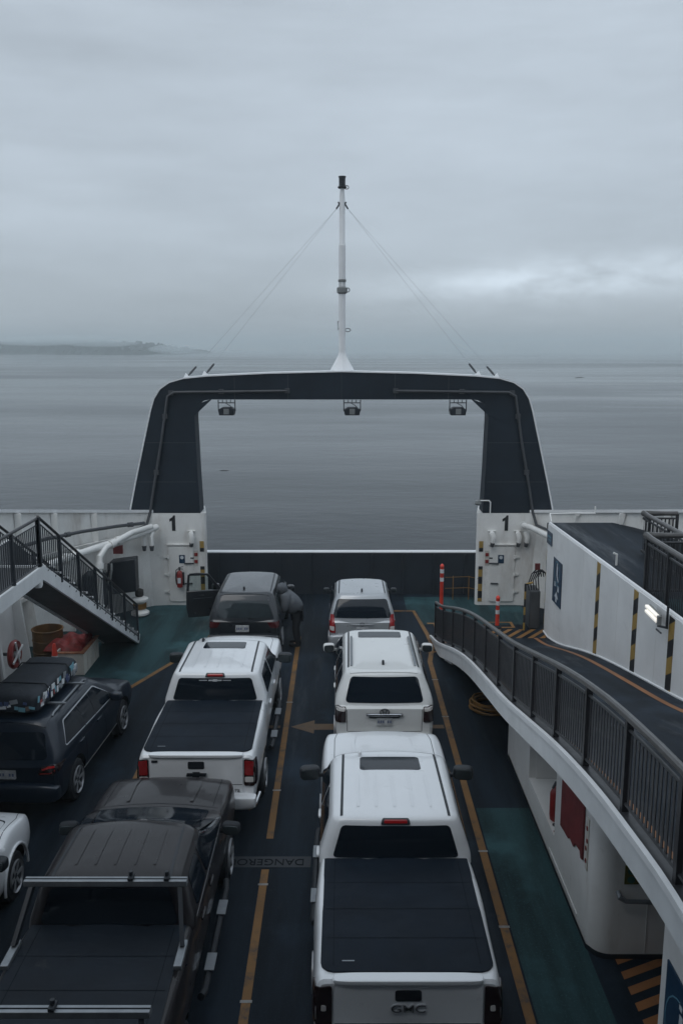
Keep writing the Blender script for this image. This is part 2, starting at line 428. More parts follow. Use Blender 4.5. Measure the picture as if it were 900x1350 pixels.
def marking(name, poly, m, z=.004):
    b = MB(); b.sheet(poly, z); return tag(b.build(name, m, DECK, smooth=0), kind='structure')
def line(name, pts, wd, m, z=.008):
    b = MB(); P = [Vector((p[0], p[1], 0)) for p in pts]; L = []; Rr = []
    for i, p in enumerate(P):
        t = ((P[min(i + 1, len(P) - 1)] - P[i]).normalized() + (P[i] - P[max(i - 1, 0)]).normalized()).normalized()
        nrm = Vector((-t.y, t.x, 0)); L.append((p + nrm * wd / 2)); Rr.append((p - nrm * wd / 2))
    b.rows([[(q.x, q.y, z) for q in L], [(q.x, q.y, z) for q in Rr]])
    return tag(b.build(name, m, DECK, smooth=0), kind='structure')
# green walkway coating
marking('green_walkway', [(-5.05, 20.1), (-3.75, 23.3), (-3.6, 26.2), (-3.6, 27.9), (-5.6, 27.1)] + [(-plan_x(y) + .05, y) for y in np.linspace(26.6, 19, 14)] + [(-5.5, 19)], 'deck_green')
marking('green_walkway', [(2.35, 25.0), (5.6, 25.0), (5.6, 27.9), (2.0, 27.9), (2.0, 26.5), (2.3, 26.3)], 'deck_green')
marking('green_walkway', [(2.36, 3), (3.3, 3), (3.3, 14.5), (2.36, 14.5)], 'deck_green')
# lane lines
line('lane_line', [(-1.18, 4), (-1.18, 12.62)], .115, 'line_yellow')
line('lane_line', [(-1.18, 13.5), (-1.18, 23.9)], .115, 'line_yellow')
line('lane_line', [(2.27, 4), (2.27, 21.9), (2.45, 23.1), (2.42, 24.0), (2.2, 26.35), (1.55, 26.35)], .12, 'line_yellow')
line('lane_line', [(-3.86, 4), (-3.86, 17.2)], .115, 'line_yellow')
line('lane_line', [(-6.1, 17.4), (-5.02, 20.1), (-3.72, 23.35), (-3.45, 26.2)], .12, 'line_yellow')
for x0, yy in ((-1.18, 9.75), (-1.18, 12.2), (-1.18, 15.1), (-1.18, 19.2), (2.27, 11.2), (2.27, 13.1), (2.27, 15.9), (2.27, 18.4), (2.27, 20.6)):
    b = MB(); b.sheet([(x0 - .075, yy), (x0 + .075, yy), (x0 + .075, yy + .05), (x0 - .075, yy + .05)], .012)
    tag(b.build('seam_mark', 'line_white', DECK, smooth=0), kind='structure')
# sideways arrows across the lanes
def arrow(x_tip, y, x_tail):
    marking('direction_arrow', [(x_tip, y), (x_tip + .5, y + .34), (x_tip + .5, y + .15), (x_tail, y + .15), (x_tail, y - .15), (x_tip + .5, y - .15), (x_tip + .5, y - .34)], 'arrow_brown', .006)
arrow(-1.08, 17.9, -.02); arrow(-3.75, 17.9, -2.9)
marking('direction_arrow', [(-1.9, 17.8), (-1.3, 17.84), (-1.3, 17.96), (-1.9, 17.98)], 'arrow_brown', .006)
marking('direction_arrow', [(1.85, 17.82), (2.18, 17.82), (2.18, 18.0), (1.85, 18.0)], 'arrow_brown', .006)
# deck lettering: reads from the bow
marking('lettering_band', [(-2.0, 12.68), (-.48, 12.68), (-.48, 12.98), (-2.0, 12.98)], 'band_grey', .006)
t = MB(); t.text('DANGEROUS', .25, lambda u, w_, d: (-1.24 - u * .88, 12.83 - w_ * 1.0, .009 + d), .0015)
tag(t.build('lettering', 'seam', DECK, smooth=0), kind='structure')
# hatching at the foot of the ramp and by the bow pillars
for k in range(11):
    x = 2.5 + k * .33
    marking('hazard_hatching', [(x, 23.75), (x + .15, 23.75), (x + .75, 24.55), (x + .6, 24.55)], 'kerb_yellow', .008)
for k in range(3):
    marking('hazard_hatching', [(2.5 - .02 * k, 22.6 + k * .28), (2.62, 22.62 + k * .28), (2.62, 22.74 + k * .28), (2.2, 22.5 + k * .28)], 'kerb_yellow', .012)
line('hazard_outline', [(4.2, 24.72), (4.95, 24.72), (4.95, 25.2), (4.2, 25.2), (4.2, 24.72)], .12, 'kerb_yellow', .012)
line('hazard_outline', [(2.72, 24.5), (2.72, 25.1), (2.5, 25.1)], .12, 'kerb_yellow', .012)
for k in range(6):
    y = 9.05 + k * .28
    marking('hazard_hatching', [(3.62, y), (3.62, y + .14), (4.9, y + .72), (4.9, y + .58)], 'line_orange', .008)
# ================================================================== FERRY STRUCTURE
def bulwark(sg, label):
    T = thing('bulwark', label, 'bulwark', (sg * 8.6, 22, 0), group='bow bulwarks')
    ys = list(np.linspace(27.15, 16, 36)) + [10, 4, -6, -14]
    b = MB(); rows = []
    for y in ys:
        x = plan_x(y); z = bulwark_top(y)
        rows.append([(sg * x, y, 0), (sg * (x + .05), y, z * .55), (sg * (x + .12), y, z), (sg * (x + .26), y, z), (sg * (x + .24), y, 0)])
    b.rows(rows, 0, True, True)
    body = b.build('plating', 'hull_white', T)
    c = MB(); rows = []
    for y in ys:
        x = plan_x(y); z = bulwark_top(y)
        rows.append([(sg * (x + .02), y, z + .002), (sg * (x + .30), y, z + .002), (sg * (x + .30), y, z + .09), (sg * (x + .02), y, z + .09)])
    c.rows(rows, 0, True, True)
    c.build('cap_rail', 'trim_white', T)
    for y in ([25.6, 24.4, 23.1, 21.7, 20.2, 18.7, 17.2] if sg < 0 else [25.9, 24.6, 23.0, 21.2]):
        x = plan_x(y); z = bulwark_top(y); fr = MB()
        zb = 0 if sg < 0 else 3.06
        fr.prism([(x + .02, zb), (x - (.42 if sg < 0 else .06), zb), (x - .1, z * .62 if sg < 0 else z - .3), (x - .07, z - .02), (x + .1, z - .02)], lambda u, w_, d, s_=sg: (s_ * u, d, w_), y - .03, y + .03)
        fr.build('bracket_frame', 'hull_white', T)
    s = MB()
    for zz in (1.35, 2.3):
        if sg > 0 and zz < 2.5: continue
        P = [(sg * (plan_x(y) - .02), y, min(zz, bulwark_top(y) - .35)) for y in np.linspace(26.4, 16, 30)]
        s.rows([[(p[0] + dx, p[1], p[2] + dz) for p in P] for dx, dz in ((0, -.05), (-sg * .12, -.05), (-sg * .12, .05), (0, .05))])
    if s.v: s.build('stringer', 'hull_white', T)
    return T
bulwark(-1, 'white plated bulwark curving aft behind the staircase and pipes')
bulwark(1, 'white plated bulwark curving aft outside the upper platform beside the ramp')

# ---- bow arch
def arch_outline():
    outer = [(-6.47, 2.935), (-6.25, 3.9), (-5.98, 5.0), (-5.72, 6.05), (-5.60, 6.42), (-5.42, 6.70), (-5.14, 6.89), (-4.72, 7.01), (-4.0, 7.08), (-2.2, 7.16), (0, 7.21)]
    inner = [(-4.33, 2.935), (-4.38, 4.2), (-4.42, 5.85), (-4.40, 6.08), (-4.30, 6.27), (-4.16, 6.36), (-3.95, 6.40), (0, 6.40)]
    mir = lambda L: [(-x, z) for x, z in L[::-1][1:]]
    return outer + mir(outer), inner + mir(inner)
AO, AI = arch_outline()
A = thing('bow_arch', 'dark navy portal arch with white top edge spanning the bow', 'arch', (0, 27.4, 2.8))
b = MB(); b.prism(AO + AI[::-1], XZ, 27.0, 27.75)
b.build('arch_frame', 'arch_navy', A, smooth=25)
b = MB(); rows = []
for i, (x, z) in enumerate(AO):
    a = Vector(AO[max(i - 1, 0)]); c = Vector(AO[min(i + 1, len(AO) - 1)]); t = (c - a).normalized(); n = Vector((-t.y, t.x))
    rows.append([(x + n.x * e, yy, z + n.y * e) for e, yy in ((.004, 26.97), (.042, 26.97), (.042, 27.78), (.004, 27.78))])
b.rows(rows, 0, True, True); b.build('edge_trim', 'trim_white', A, smooth=30)
for sg in (-1, 1):
    b = MB(); b.tube([(sg * 1.62, 26.93, 6.66), (sg * 5.0, 26.93, 6.62), (sg * 5.2, 26.93, 6.5), (sg * 5.42, 26.93, 5.2), (sg * 5.68, 26.93, 3.9), (sg * 5.85, 26.93, 2.98), (sg * 5.95, 26.8, 2.6), (sg * 6.3, 26.3, 2.5)], .04, 8)
    for p in ((1.62, 6.66), (5.1, 6.6), (5.3, 5.9), (5.62, 4.2), (3.6, 6.64)): b.box(sg * p[0] - .07, sg * p[0] + .07, 26.90, 26.998, p[1] - .07, p[1] + .07)
    b.build('conduit', 'conduit', A)
    b = MB(); b.prism([(sg * 4.38, 5.95), (sg * 4.95, 5.7), (sg * 4.6, 6.15), (sg * 3.9, 6.42), (sg * 3.9, 6.395)], XZ, 26.985, 26.998); b.build('gusset', 'arch_navy', A)

for x in (-3.2, -1.6, 0, 1.6, 3.2):
    b = MB(); zt = 7.21 - .011 * x * x; b.box(x - .006, x + .006, 26.994, 26.9985, 6.41, zt - .02); b.build('plate_joint', 'conduit', A)
for sg in (-1, 1):
    for z in (3.9, 5.1):
        b = MB(); xo = 6.47 - (z - 2.935) * .235; b.box(min(sg * 4.42, sg * xo), max(sg * 4.42, sg * xo), 26.994, 26.9985, z - .006, z + .006); b.build('plate_joint', 'conduit', A)

# ---- floodlights under the beam
def floodlight(x, label):
    T = thing('floodlight', label, 'floodlight', (x, 27.2, 6.39), group='floodlights under the arch')
    b = MB()
    for s in (-1, 1): b.tube([(x + s * .25, 27.05, 6.39), (x + s * .25, 27.05, 6.05)], .016, 6)
    b.tube([(x - .25, 27.05, 6.3), (x + .25, 27.05, 6.3)], .016, 6)
    for k in (-.12, 0, .12): b.tube([(x + k, 27.05, 6.39), (x + k, 27.05, 6.3)], .012, 6)
    b.tube([(x - .05, 27.05, 6.3), (x + .1, 27.0, 6.22), (x + .2, 27.0, 6.1)], .012, 6)
    b.build('bracket', 'black_metal', T)
    b = MB(); b.prism([(-.25, 6.10), (-.13, 6.17), (.13, 6.17), (.25, 6.10), (.22, 5.93), (-.22, 5.93)], lambda u, w_, d: (x + u, d, w_), 26.92, 27.3); b.build('housing', 'black_metal', T, bevel=.02)
    b = MB(); b.box(x - .08, x + .08, 26.905, 26.918, 5.96, 6.13); b.build('rear_plate', 'lamp_grey', T)
    b = MB(); b.box(x - .16, x + .16, 27.302, 27.32, 5.95, 6.08); b.build('lens', 'clear_lens', T)
floodlight(-3.45, 'floodlight nearest the arch pillar above the parked black SUV')
floodlight(.32, 'floodlight hanging from the beam just below the mast foot')
floodlight(3.50, 'floodlight hanging at the arch corner above the orange marker posts')

# ---- mast with stays
Tm = thing('mast', 'tall slim white signal mast standing on the arch beam', 'mast', (0, 27.4, 7.25))
mx, my = .02, 27.4
b = MB(); b.lathe([(.10, 7.75), (.10, 10.9), (.10, 10.9), (.085, 10.93), (.082, 12.25), (.06, 12.45), (.06, 12.5)], (mx, my, 0), n=20)
b.build('pole', 'trim_white', Tm)
b = MB(); b.lathe([(.36, 7.25), (.33, 7.32), (.2, 7.55), (.12, 7.7), (.11, 7.78)], (mx, my, 0), n=8); b.build('foot', 'trim_white', Tm)
b = MB(); b.lathe([(.1, 12.5), (.13, 12.52), (.13, 12.55), (.095, 12.57), (.095, 12.8), (.11, 12.81), (.11, 12.84), (0.02, 12.85)], (mx, my, 0), n=20); b.build('mast_light', 'black_metal', Tm)
b = MB(); b.tube([(mx + .13 + .06 * math.cos(a), my - .02, 12.53 + .05 * math.sin(a)) for a in np.linspace(0, 2 * PI, 13)[:-1]], .012, 6, 0, True)
b.tube([(mx + .16 + .06 * math.cos(a), my - .02, 9.62 + .06 * math.sin(a)) for a in np.linspace(0, 2 * PI, 13)[:-1]], .014, 6, 0, True)
b.tube([(mx + .17 + .08 * math.cos(a), my - .02, 8.45 + .05 * math.sin(a)) for a in np.linspace(0, 2 * PI, 13)[:-1]], .012, 6, 0, True)
b.tube([(mx - .1, my - .02, 8.5), (mx - .13, my - .02, 8.45), (mx - .13, my - .02, 8.7), (mx - .1, my - .02, 8.7)], .012, 6)
b.build('halyard_ring', 'conduit', Tm)
b = MB(); b.lathe([(.1, 9.5), (.16, 9.55), (.16, 9.68), (.1, 9.72), (.1, 9.85), (.12, 9.86), (.12, 9.92), (.09, 9.93)], (mx, my, 0), n=16); b.build('collar_light', 'lamp_grey', Tm)
for s in (-1, 1):
    b = MB(); b.bar((mx + s * .06, my, 12.1), (mx + s * .17, my, 11.93), .04, .09, (0, 1, 0)); b.bar((mx + s * .05, my, 12.05), (mx + s * .12, my, 12.12), .04, .06, (0, 1, 0)); b.build('stay_bracket', 'conduit', Tm)
    for xe, ze in ((4.12, 7.12), (4.68, 7.05)):
        b = MB(); b.tube([(mx + s * .15, my, 11.95), (s * xe, my, ze)], .0026, 5); b.build('stay_wire', 'aluminium', Tm)
        a = Vector((s * xe, my, ze)); d = (Vector((mx + s * .15, my, 11.95)) - a).normalized()
        b = MB(); b.tube([a, a + d * .12, a + d * .14, a + d * .42, a + d * .44], [.02, .02, .035, .03, .008], 8); b.build('turnbuckle', 'conduit', Tm)
        b = MB(); b.prism([(xe - .12, ze - .02), (xe + .12, ze - .05), (xe + .03, ze + .12)], lambda u, w_, dd, s_=s: (s_ * u, dd, w_), my - .03, my + .03); b.build('stay_lug', 'trim_white', Tm)

# ---- bow door
Td = thing('bow_door', 'closed dark navy bow door with white top strip', 'bow door', (0, 28.3, 0))
b = MB(); b.box(-4.4, 4.4, 28.25, 28.45, 0, 1.39); b.build('door_panel', 'door_navy', Td)
b = MB()
for k in range(9): b.box(-4.0 + k * 1.0 - .03, -4.0 + k * 1.0 + .03, 28.19, 28.249, .02, 1.33)
b.build('stiffener', 'door_navy', Td)
b = MB(); b.box(-4.4, 4.4, 28.22, 28.47, 1.392, 1.43); b.build('top_strip', 'trim_white', Td)

# ---- bow pillars
def numeral_one(b, cx, cz, y, hgt, sgn):
    s = hgt / 10
    poly = [(-.9, -5), (1.3, -5), (1.3, 5), (.2, 5), (-.5, 3.9), (-2.4, 2.6), (-2.4, .9), (-.9, 1.7)]
    b.prism([(cx + u * s, cz + w_ * s) for u, w_ in poly], XZ, y - .006, y)

def bow_pillar(sg, label):
    T = thing('bow_pillar', label, 'pillar', (sg * 4.9, 27.6, 0), group='white pillars under the arch')
    Y = 27.0
    b = MB(); xi, xo = 4.17, 5.72
    poly = [(xi + .22, 28.3), (xi, Y + .12)] + [(xi + .12 - .12 * math.cos(R(a)), Y + .12 - .12 * math.sin(R(a))) for a in (22, 45, 68, 90)] + [(xo - .3, Y), (xo + .25, Y - .1), (xo + .4, 28.3)]
    b.prism([(sg * u, w_) for u, w_ in poly], XY, 0, 2.93); b.build('casing', 'hull_white', T, smooth=30)
    fy = Y
    dx0, dx1 = (4.58, 5.36)
    b = MB(); x0, x1 = sorted((sg * dx0, sg * dx1)); r = .07
    pts = arc(x1 - r, .12 + r, r, -90, 0, 4) + arc(x1 - r, 1.88 - r, r, 0, 90, 4) + arc(x0 + r, 1.88 - r, r, 90, 180, 4) + arc(x0 + r, .12 + r, r, 180, 270, 4)
    b.prism(pts, XZ, fy - .035, fy - .002); dr = b.build('door', 'hull_white', T, bevel=.01)
    for z in (.45, 1.0, 1.55):
        b = MB(); b.tube([(sg * (dx1 + .0), fy - .045, z - .05), (sg * (dx1 + .0), fy - .045, z + .05)], .03, 8); b.box(min(sg * dx1, sg * (dx1 + .14)), max(sg * dx1, sg * (dx1 + .14)), fy - .05, fy - .03, z - .03, z + .03); b.build('hinge', 'pipe_white', dr)
    b = MB()
    for z in (.72, 1.36): b.bar((sg * (dx0 + .05), fy - .06, z), (sg * (dx0 + .28), fy - .06, z - .01), .025, .04)
    b.build('handle', 'conduit', dr)
    b = MB(); b.box(sg * 4.93 - .09, sg * 4.93 + .09, fy - .046, fy - .037, 1.36, 1.62); b.build('notice', 'sign_blue', dr)
    b = MB(); b.lathe([(.055, 0), (.055, .004)], (sg * 4.93, fy - .051, 1.54), 'y', 16); b.build('notice_symbol', 'sign_white', dr)
    b = MB(); b.box(sg * 4.97 - .42, sg * 4.97 + .42, fy - .06, fy, 1.93, 1.96); b.build('rain_lip', 'hull_white', T)
    b = MB(); numeral_one(b, sg * 5.17 if sg < 0 else 5.06, 2.62, fy - .002, .48, 1); b.build('numeral', 'black_letter', T, smooth=0)
    # vent goosenecks
    for xx in ((4.62,) if sg < 0 else (4.62, 5.42, 5.66)):
        b = MB(); b.tube([(sg * xx, fy - .02, 2.32), (sg * xx, fy - .13, 2.30), (sg * xx + .03, fy - .17, 2.2), (sg * xx + .02, fy - .15, 2.02)], [.07, .075, .075, .07], 10); g = b.build('vent_pipe', 'pipe_white', T)
        b = MB(); b.tube([(sg * xx + .02, fy - .15, 2.04), (sg * xx, fy - .14, 1.9)], [.075, .05], 10); b.build('vent_cap', 'conduit', g)
        b = MB(); b.box(sg * xx - .12, sg * xx + .12, fy - .05, fy, 2.37, 2.385); b.build('drip_lip', 'hull_white', T)
    # hazard blocks and label plates
    b = MB(); b.box(sg * 4.31 - .065, sg * 4.31 + .065, fy - .012, fy - .001, .12, 1.25); b.build('hazard_strip', 'stripe_post', T)
    b = MB(); b.box(sg * 4.31 - .065, sg * 4.31 + .065, fy - .012, fy - .001, 1.72, 2.05); b.build('hazard_strip', 'stripe_post', T)
    b = MB(); b.box(sg * 4.5 - .07, sg * 4.5 + .07, fy - .012, fy - .001, 1.28, 1.75); b.build('label_plate', 'tote_white', T)
    b = MB()
    for z in (1.36, 1.58): b.box(sg * 4.5 - .05, sg * 4.5 + .05, fy - .03, fy - .013, z, z + .1)
    b.build('switch', 'safety_red', T)
    b = MB()
    for z in (1.33, 1.5): b.box(sg * 4.62 - .05, sg * 4.62 + .05, fy - .04, fy - .013, z, z + .04)
    b.build('lever', 'black_metal', T)
    return T
bow_pillar(-1, 'white steel pillar with red fire extinguisher and numeral 1')
bow_pillar(1, 'white steel pillar numbered 1 behind the short orange marker post')

def extinguisher(name, x, y, z, s, label):
    T = thing(name, label, 'fire extinguisher', (x, y, z))
    b = MB(); b.lathe([(.03, 0), (.085, .01), (.09, .05), (.09, .42), (.07, .50), (.03, .54)], (x, y, z), n=16); b.build('cylinder', 'safety_red', T)
    b = MB(); b.lathe([(.03, .54), (.035, .6), (.02, .62)], (x, y, z), n=10); b.bar((x - .03, y, z + .63), (x + .12, y, z + .66), .03, .02); b.bar((x - .02, y, z + .60), (x + .11, y, z + .58), .03, .02); b.build('valve', 'black_metal', T)
    b = MB(); b.tube([(x - .03, y, z + .6), (x - .1, y - .03, z + .55), (x - .12, y - .03, z + .3), (x - .1, y - .03, z + .1)], .014, 6); b.build('hose', 'rubber', T)
    b = MB(); b.box(x - .05, x + .05, y - .096, y - .088, z + .15, z + .32); b.build('label', 'sign_white', T)
    b = MB(); b.box(x - .12, x + .12, y + .085, y + .16, z + .05, z + .45); b.build('wall_bracket', 'black_metal', T)
extinguisher('fire_extinguisher', -5.0, 26.84, .62, 1, 'red fire extinguisher hung on the white pillar door')

# pilot rail and lamp on the right pillar
T = thing('deck_lamp', 'small white lamp on bent pipe atop the pillar beside the ramp', 'lamp', (4.25, 27.05, 2.94))
b = MB(); b.tube([(4.55, 26.95, 2.94), (4.55, 26.95, 3.28), (4.5, 26.95, 3.33), (4.22, 26.95, 3.33)], .02, 8); b.build('pipe', 'pipe_white', T)
b = MB(); b.lathe([(.02, 0), (.09, -.03), (.11, -.12), (.08, -.16), (.02, -.17)], (4.17, 26.95, 3.36), n=14); b.build('lamp_head', 'lamp_grey', T)

# orange barrier rails by the bow door
T = thing('barrier_frame', 'low rusty orange barrier frame in front of the bow door', 'barrier', (3.9, 27.6, 0))
b = MB()
for x in (3.55, 4.05): b.tube([(x, 27.6, 0), (x, 27.6, .78)], .016, 6)
b.build('post', 'hose', T)
b = MB()
for z in (.4, .76): b.tube([(3.3, 27.62, z - .03), (4.05, 27.6, z), (4.25, 26.98, z + .1)], .009, 6)
b.build('wire_rail', 'hose', T)

# ================================================================== VEHICLE RAMP (starboard)
RY = [23.7, 22.5, 21.4, 20.3, 18.8, 17.26, 15.6, 14.0, 12.3, 10.6, 9.6, 8.7, 7.8, 6.6, 4, -2]
RZ = [.03, .26, .55, .85, 1.22, 1.54, 1.86, 2.17, 2.57, 2.97, 3.17, 3.32, 3.43, 3.53, 3.55, 3.55]
RX = [2.56, 2.6, 2.65, 2.71, 2.77, 2.8, 2.8, 2.8, 2.8, 2.8, 2.8, 2.8, 2.8, 2.8, 2.8, 2.8]
rz_ = pchip([-y for y in RY], RZ); rx_ = pchip([-y for y in RY], RX)
ramp_z = lambda y: rz_(-y)
ramp_x = lambda y: rx_(-y)
RYS = list(np.linspace(23.7, 6.6, 50)) + [4, 1, -2]
WX = 5.72
T = thing('vehicle_ramp', 'dark surfaced vehicle ramp climbing from the bow with white edge beam', 'ramp', (4.2, 20, 0))
b = MB(); b.rows([[(x, y, ramp_z(y) + .0) for x in (ramp_x(y), WX)] for y in RYS] , 0)
b.rows([[(x, y, ramp_z(y) - .06) for x in (ramp_x(y), WX)] for y in RYS], 0)
b.build('ramp_surface', 'ramp_deck', T)
b = MB(); rows = []
for y in RYS:
    z = ramp_z(y); x = ramp_x(y); d = min(.30, z * .8 + .02)
    rows.append([(x - .005, y, z - d), (x - .10, y, z - d + .02), (x - .10, y, z + .055), (x - .005, y, z + .055)])
b.rows(rows, 0, True, True); b.build('edge_beam', 'stair_white', T)
b = MB(); rows = []
for y in RYS:
    z = ramp_z(y); x = ramp_x(y)
    rows.append([(x - .13, y, z + .02), (x - .075, y, z + .058), (x - .075, y, z + .09), (x - .13, y, z + .09)])
b.rows(rows, 0, True, True); b.build('edge_lip', 'trim_white', T)
b = MB(); rows = []
for y in RYS:
    z = ramp_z(y); x = ramp_x(y)
    rows.append([(x - .07, y, z + .057), (x + .09, y, z + .057), (x + .09, y, z + .075), (x - .07, y, z + .075)])
b.rows(rows, 0, True, True); b.build('kick_plate', 'rail_grey', T)
for xa, m_, nm in ((.15, 'line_orange', 'edge_line'), (None, 'line_orange', 'edge_line')):
    b = MB(); rows = []
    for y in RYS:
        x = ramp_x(y) + xa if xa else WX - .42
        rows.append([(x, y, ramp_z(y) + .006), (x + (.055 if xa else .11), y, ramp_z(y) + .006)])
    b.rows(rows); b.build(nm, m_, T, smooth=0)
b = MB()
for y in np.linspace(19.5, 3, 12): b.box(ramp_x(y), WX, y - .06, y + .06, ramp_z(y) - .36, ramp_z(y) - .08)
b.build('cross_beam', 'casing_white', T)
b = MB(); b.prism([(22.6, 0), (22.3, 0), (21.1, .35), (21.1, .3), (20.6, .6), (20.6, .4), (22.0, .0)], YZ, 2.66, 2.8); b.build('foot_bracket', 'stair_white', T)

# ---- generic railing
def railing(T, path, height, bays, m='rail_grey', mt='rail_top', spacing=.115, r=.035, post=.05, flat=.022, low=.09, mid=True):
    nodes = along(path, bays)
    P = resample(path, .35)
    up = Vector((0, 0, height))
    b = MB(); b.tube([p + up for p in P], r, 10); b.build('top_rail', mt, T)
    if mid:
        b = MB(); b.tube([p + up * .88 for p in P], r * .45, 6); b.tube([p + Vector((0, 0, low)) for p in P], r * .5, 6); b.build('lower_rail', m, T)
    for p in nodes:
        b = MB(); b.box(p.x - post / 2, p.x + post / 2, p.y - post / 2, p.y + post / 2, p.z - .02, p.z + height - .01); b.build('post', m, T)
    fine = along(path, bays * 12)
    for k in range(bays):
        seg = fine[k * 12:(k + 1) * 12 + 1]
        L = sum((b2 - a2).length for a2, b2 in zip(seg, seg[1:])); n = max(2, int(L / spacing)); b = MB()
        pts = along(seg, n)
        for i in range(1, n):
            p = pts[i]; t = (pts[i + 1] - pts[i - 1]); t.z = 0; t.normalize()
            b.bar(p + Vector((0, 0, low)), p + up * .88, flat, .008, t.cross(Vector((0, 0, 1))))
        b.build('baluster_panel', m, T)

T = thing('ramp_railing', 'long dark grey guard railing along the inner edge of the ramp', 'railing', (2.75, 16, 1))
railing(T, [(ramp_x(y) + .0, y, ramp_z(y) + .07) for y in np.linspace(23.45, 2.5, 40)], .98, 15, spacing=.095, r=.042, post=.07, flat=.05)

# ---- ramp outer wall
def wall_top(y): return 3.14 + (24.35 - y) * .027
T = thing('ramp_wall', 'tall white ramp side wall with black and yellow stripes', 'wall', (WX, 18, 0))
ys = list(np.linspace(24.3, 3, 40)) + [-2]
b = MB(); rows = []
for i, y in enumerate(ys):
    rows.append([(WX, y, -.02), (WX, y, wall_top(y)), (WX + .1, y, wall_top(y)), (WX + .1, y, -.02)])
b.rows(rows, 0, True, True); b.build('wall_plate', 'panel_white', T, smooth=30)
b = MB(); b.tube([(WX + .05, y, wall_top(y) + .02) for y in ys], .035, 8); b.build('top_bead', 'trim_white', T)
for y in (19.2, 16.65, 14.75, 12.5):
    b = MB(); b.box(WX - .008, WX - .001, y + .0, y + .25, ramp_z(y) - .02, wall_top(y) - .03); b.build('hazard_stripe', 'stripe_v', T)
b = MB(); b.box(WX - .002, WX + .106, 24.302, 24.33, 0, 2.4); b.build('hazard_end', 'stripe_v', T)
b = MB()
for y in (23.2, 20.6, 17.9, 15.6, 13.4): b.box(WX - .003, WX - .0005, y, y + .014, ramp_z(y) + .02, wall_top(y) - .02)
b.build('weld_seam', 'casing_white', T)
b = MB(); rows = []
for y in ys: rows.append([(WX - .03, y, ramp_z(y) + .004), (WX - .004, y, ramp_z(y) + .004), (WX - .004, y, ramp_z(y) + .04), (WX - .03, y, ramp_z(y) + .03)])
b.rows(rows, 0, True); b.build('foot_fillet', 'trim_white', T)

def sign_plate(T, poly, fn, front, back, parts):
    b = MB(); b.prism(poly, fn, back, front); s = b.build('sign_board', 'sign_blue', T)
    for nm, m_, P in parts:
        b = MB()
        for q in P: b.prism(q, fn, front + (.001 if front > back else -.001), front + (.004 if front > back else -.004))
        b.build(nm, m_, s)
def ring2(cx, cz, r0, r1, n=20):
    return [[(cx + r0 * math.cos(2 * PI * i / n), cz + r0 * math.sin(2 * PI * i / n)), (cx + r1 * math.cos(2 * PI * i / n), cz + r1 * math.sin(2 * PI * i / n)),
             (cx + r1 * math.cos(2 * PI * (i + 1) / n), cz + r1 * math.sin(2 * PI * (i + 1) / n)), (cx + r0 * math.cos(2 * PI * (i + 1) / n), cz + r0 * math.sin(2 * PI * (i + 1) / n))] for i in range(n)]
def rect(x0, x1, z0, z1): return [(x0, z0), (x1, z0), (x1, z1), (x0, z1)]
T = thing('safety_sign', 'tall blue safety sign with white symbols at the far end of the ramp wall', 'sign', (WX - .03, 22.95, 1.25))
c = 22.95
glyph = [rect(c - .05, c + .05, 2.0, 2.26), [(c - .05, 2.0), (c + .05, 2.0), (c - .1, 1.86), (c - .2, 1.86)], rect(c - .03, c + .04, 2.27, 2.33)]
sm = [rect(c + .12, c + .24, 1.68, 1.80), rect(c - .24, c - .10, 1.60, 1.75), [(c + .2, 1.40), (c, 1.56), (c - .2, 1.40), (c - .06, 1.40), (c - .06, 1.28), (c + .06, 1.28), (c + .06, 1.40)]]
sign_plate(T, rect(22.5, 23.4, 1.22, 2.42), YZ, WX - .025, WX - .012, (('sign_ring', 'sign_cyan', ring2(c, 2.1, .27, .295)), ('sign_symbol', 'sign_white', glyph), ('sign_caption', 'sign_cyan', [rect(c - .28, c + .28, 1.76, 1.775), rect(c - .22, c + .2, 1.72, 1.732)]), ('sign_pictogram', 'sign_white', sm)))
T = thing('notice_plate', 'small blue notice plate at the far top corner of the ramp wall', 'sign', (WX - .02, 24.0, 2.7))
sign_plate(T, rect(23.72, 24.27, 2.62, 2.98), YZ, WX - .025, WX - .012, (('notice_text', 'sign_cyan', [rect(23.8, 24.2, 2.82, 2.86), rect(23.8, 24.1, 2.74, 2.77)]),))

# ---- twin lamp on the ramp wall
T = thing('wall_lamp', 'lit twin tube lamp on the white wall by the last stripe', 'lamp', (5.5, 15.1, 3.2))
for dz in (0, -.09):
    b = MB(); b.bar((5.52, 15.62, 3.36 + dz), (5.55, 15.1, 3.31 + dz), .07, .055); b.build('tube', 'lamp_warm', T, bevel=.015)
b = MB(); b.bar((5.58, 15.62, 3.31), (5.60, 15.1, 3.26), .025, .17); b.box(5.53, 5.59, 15.02, 15.1, 3.18, 3.34); b.build('housing', 'lamp_grey', T)
b = MB(); b.tube([(5.54, 15.07, 3.16), (5.66, 14.95, 3.16), (5.66, 14.95, 3.55)], .022, 8); b.tube([(5.5, 15.0, 3.12), (5.5, 14.78, 3.12)], .016, 8); b.build('bracket', 'black_metal', T)

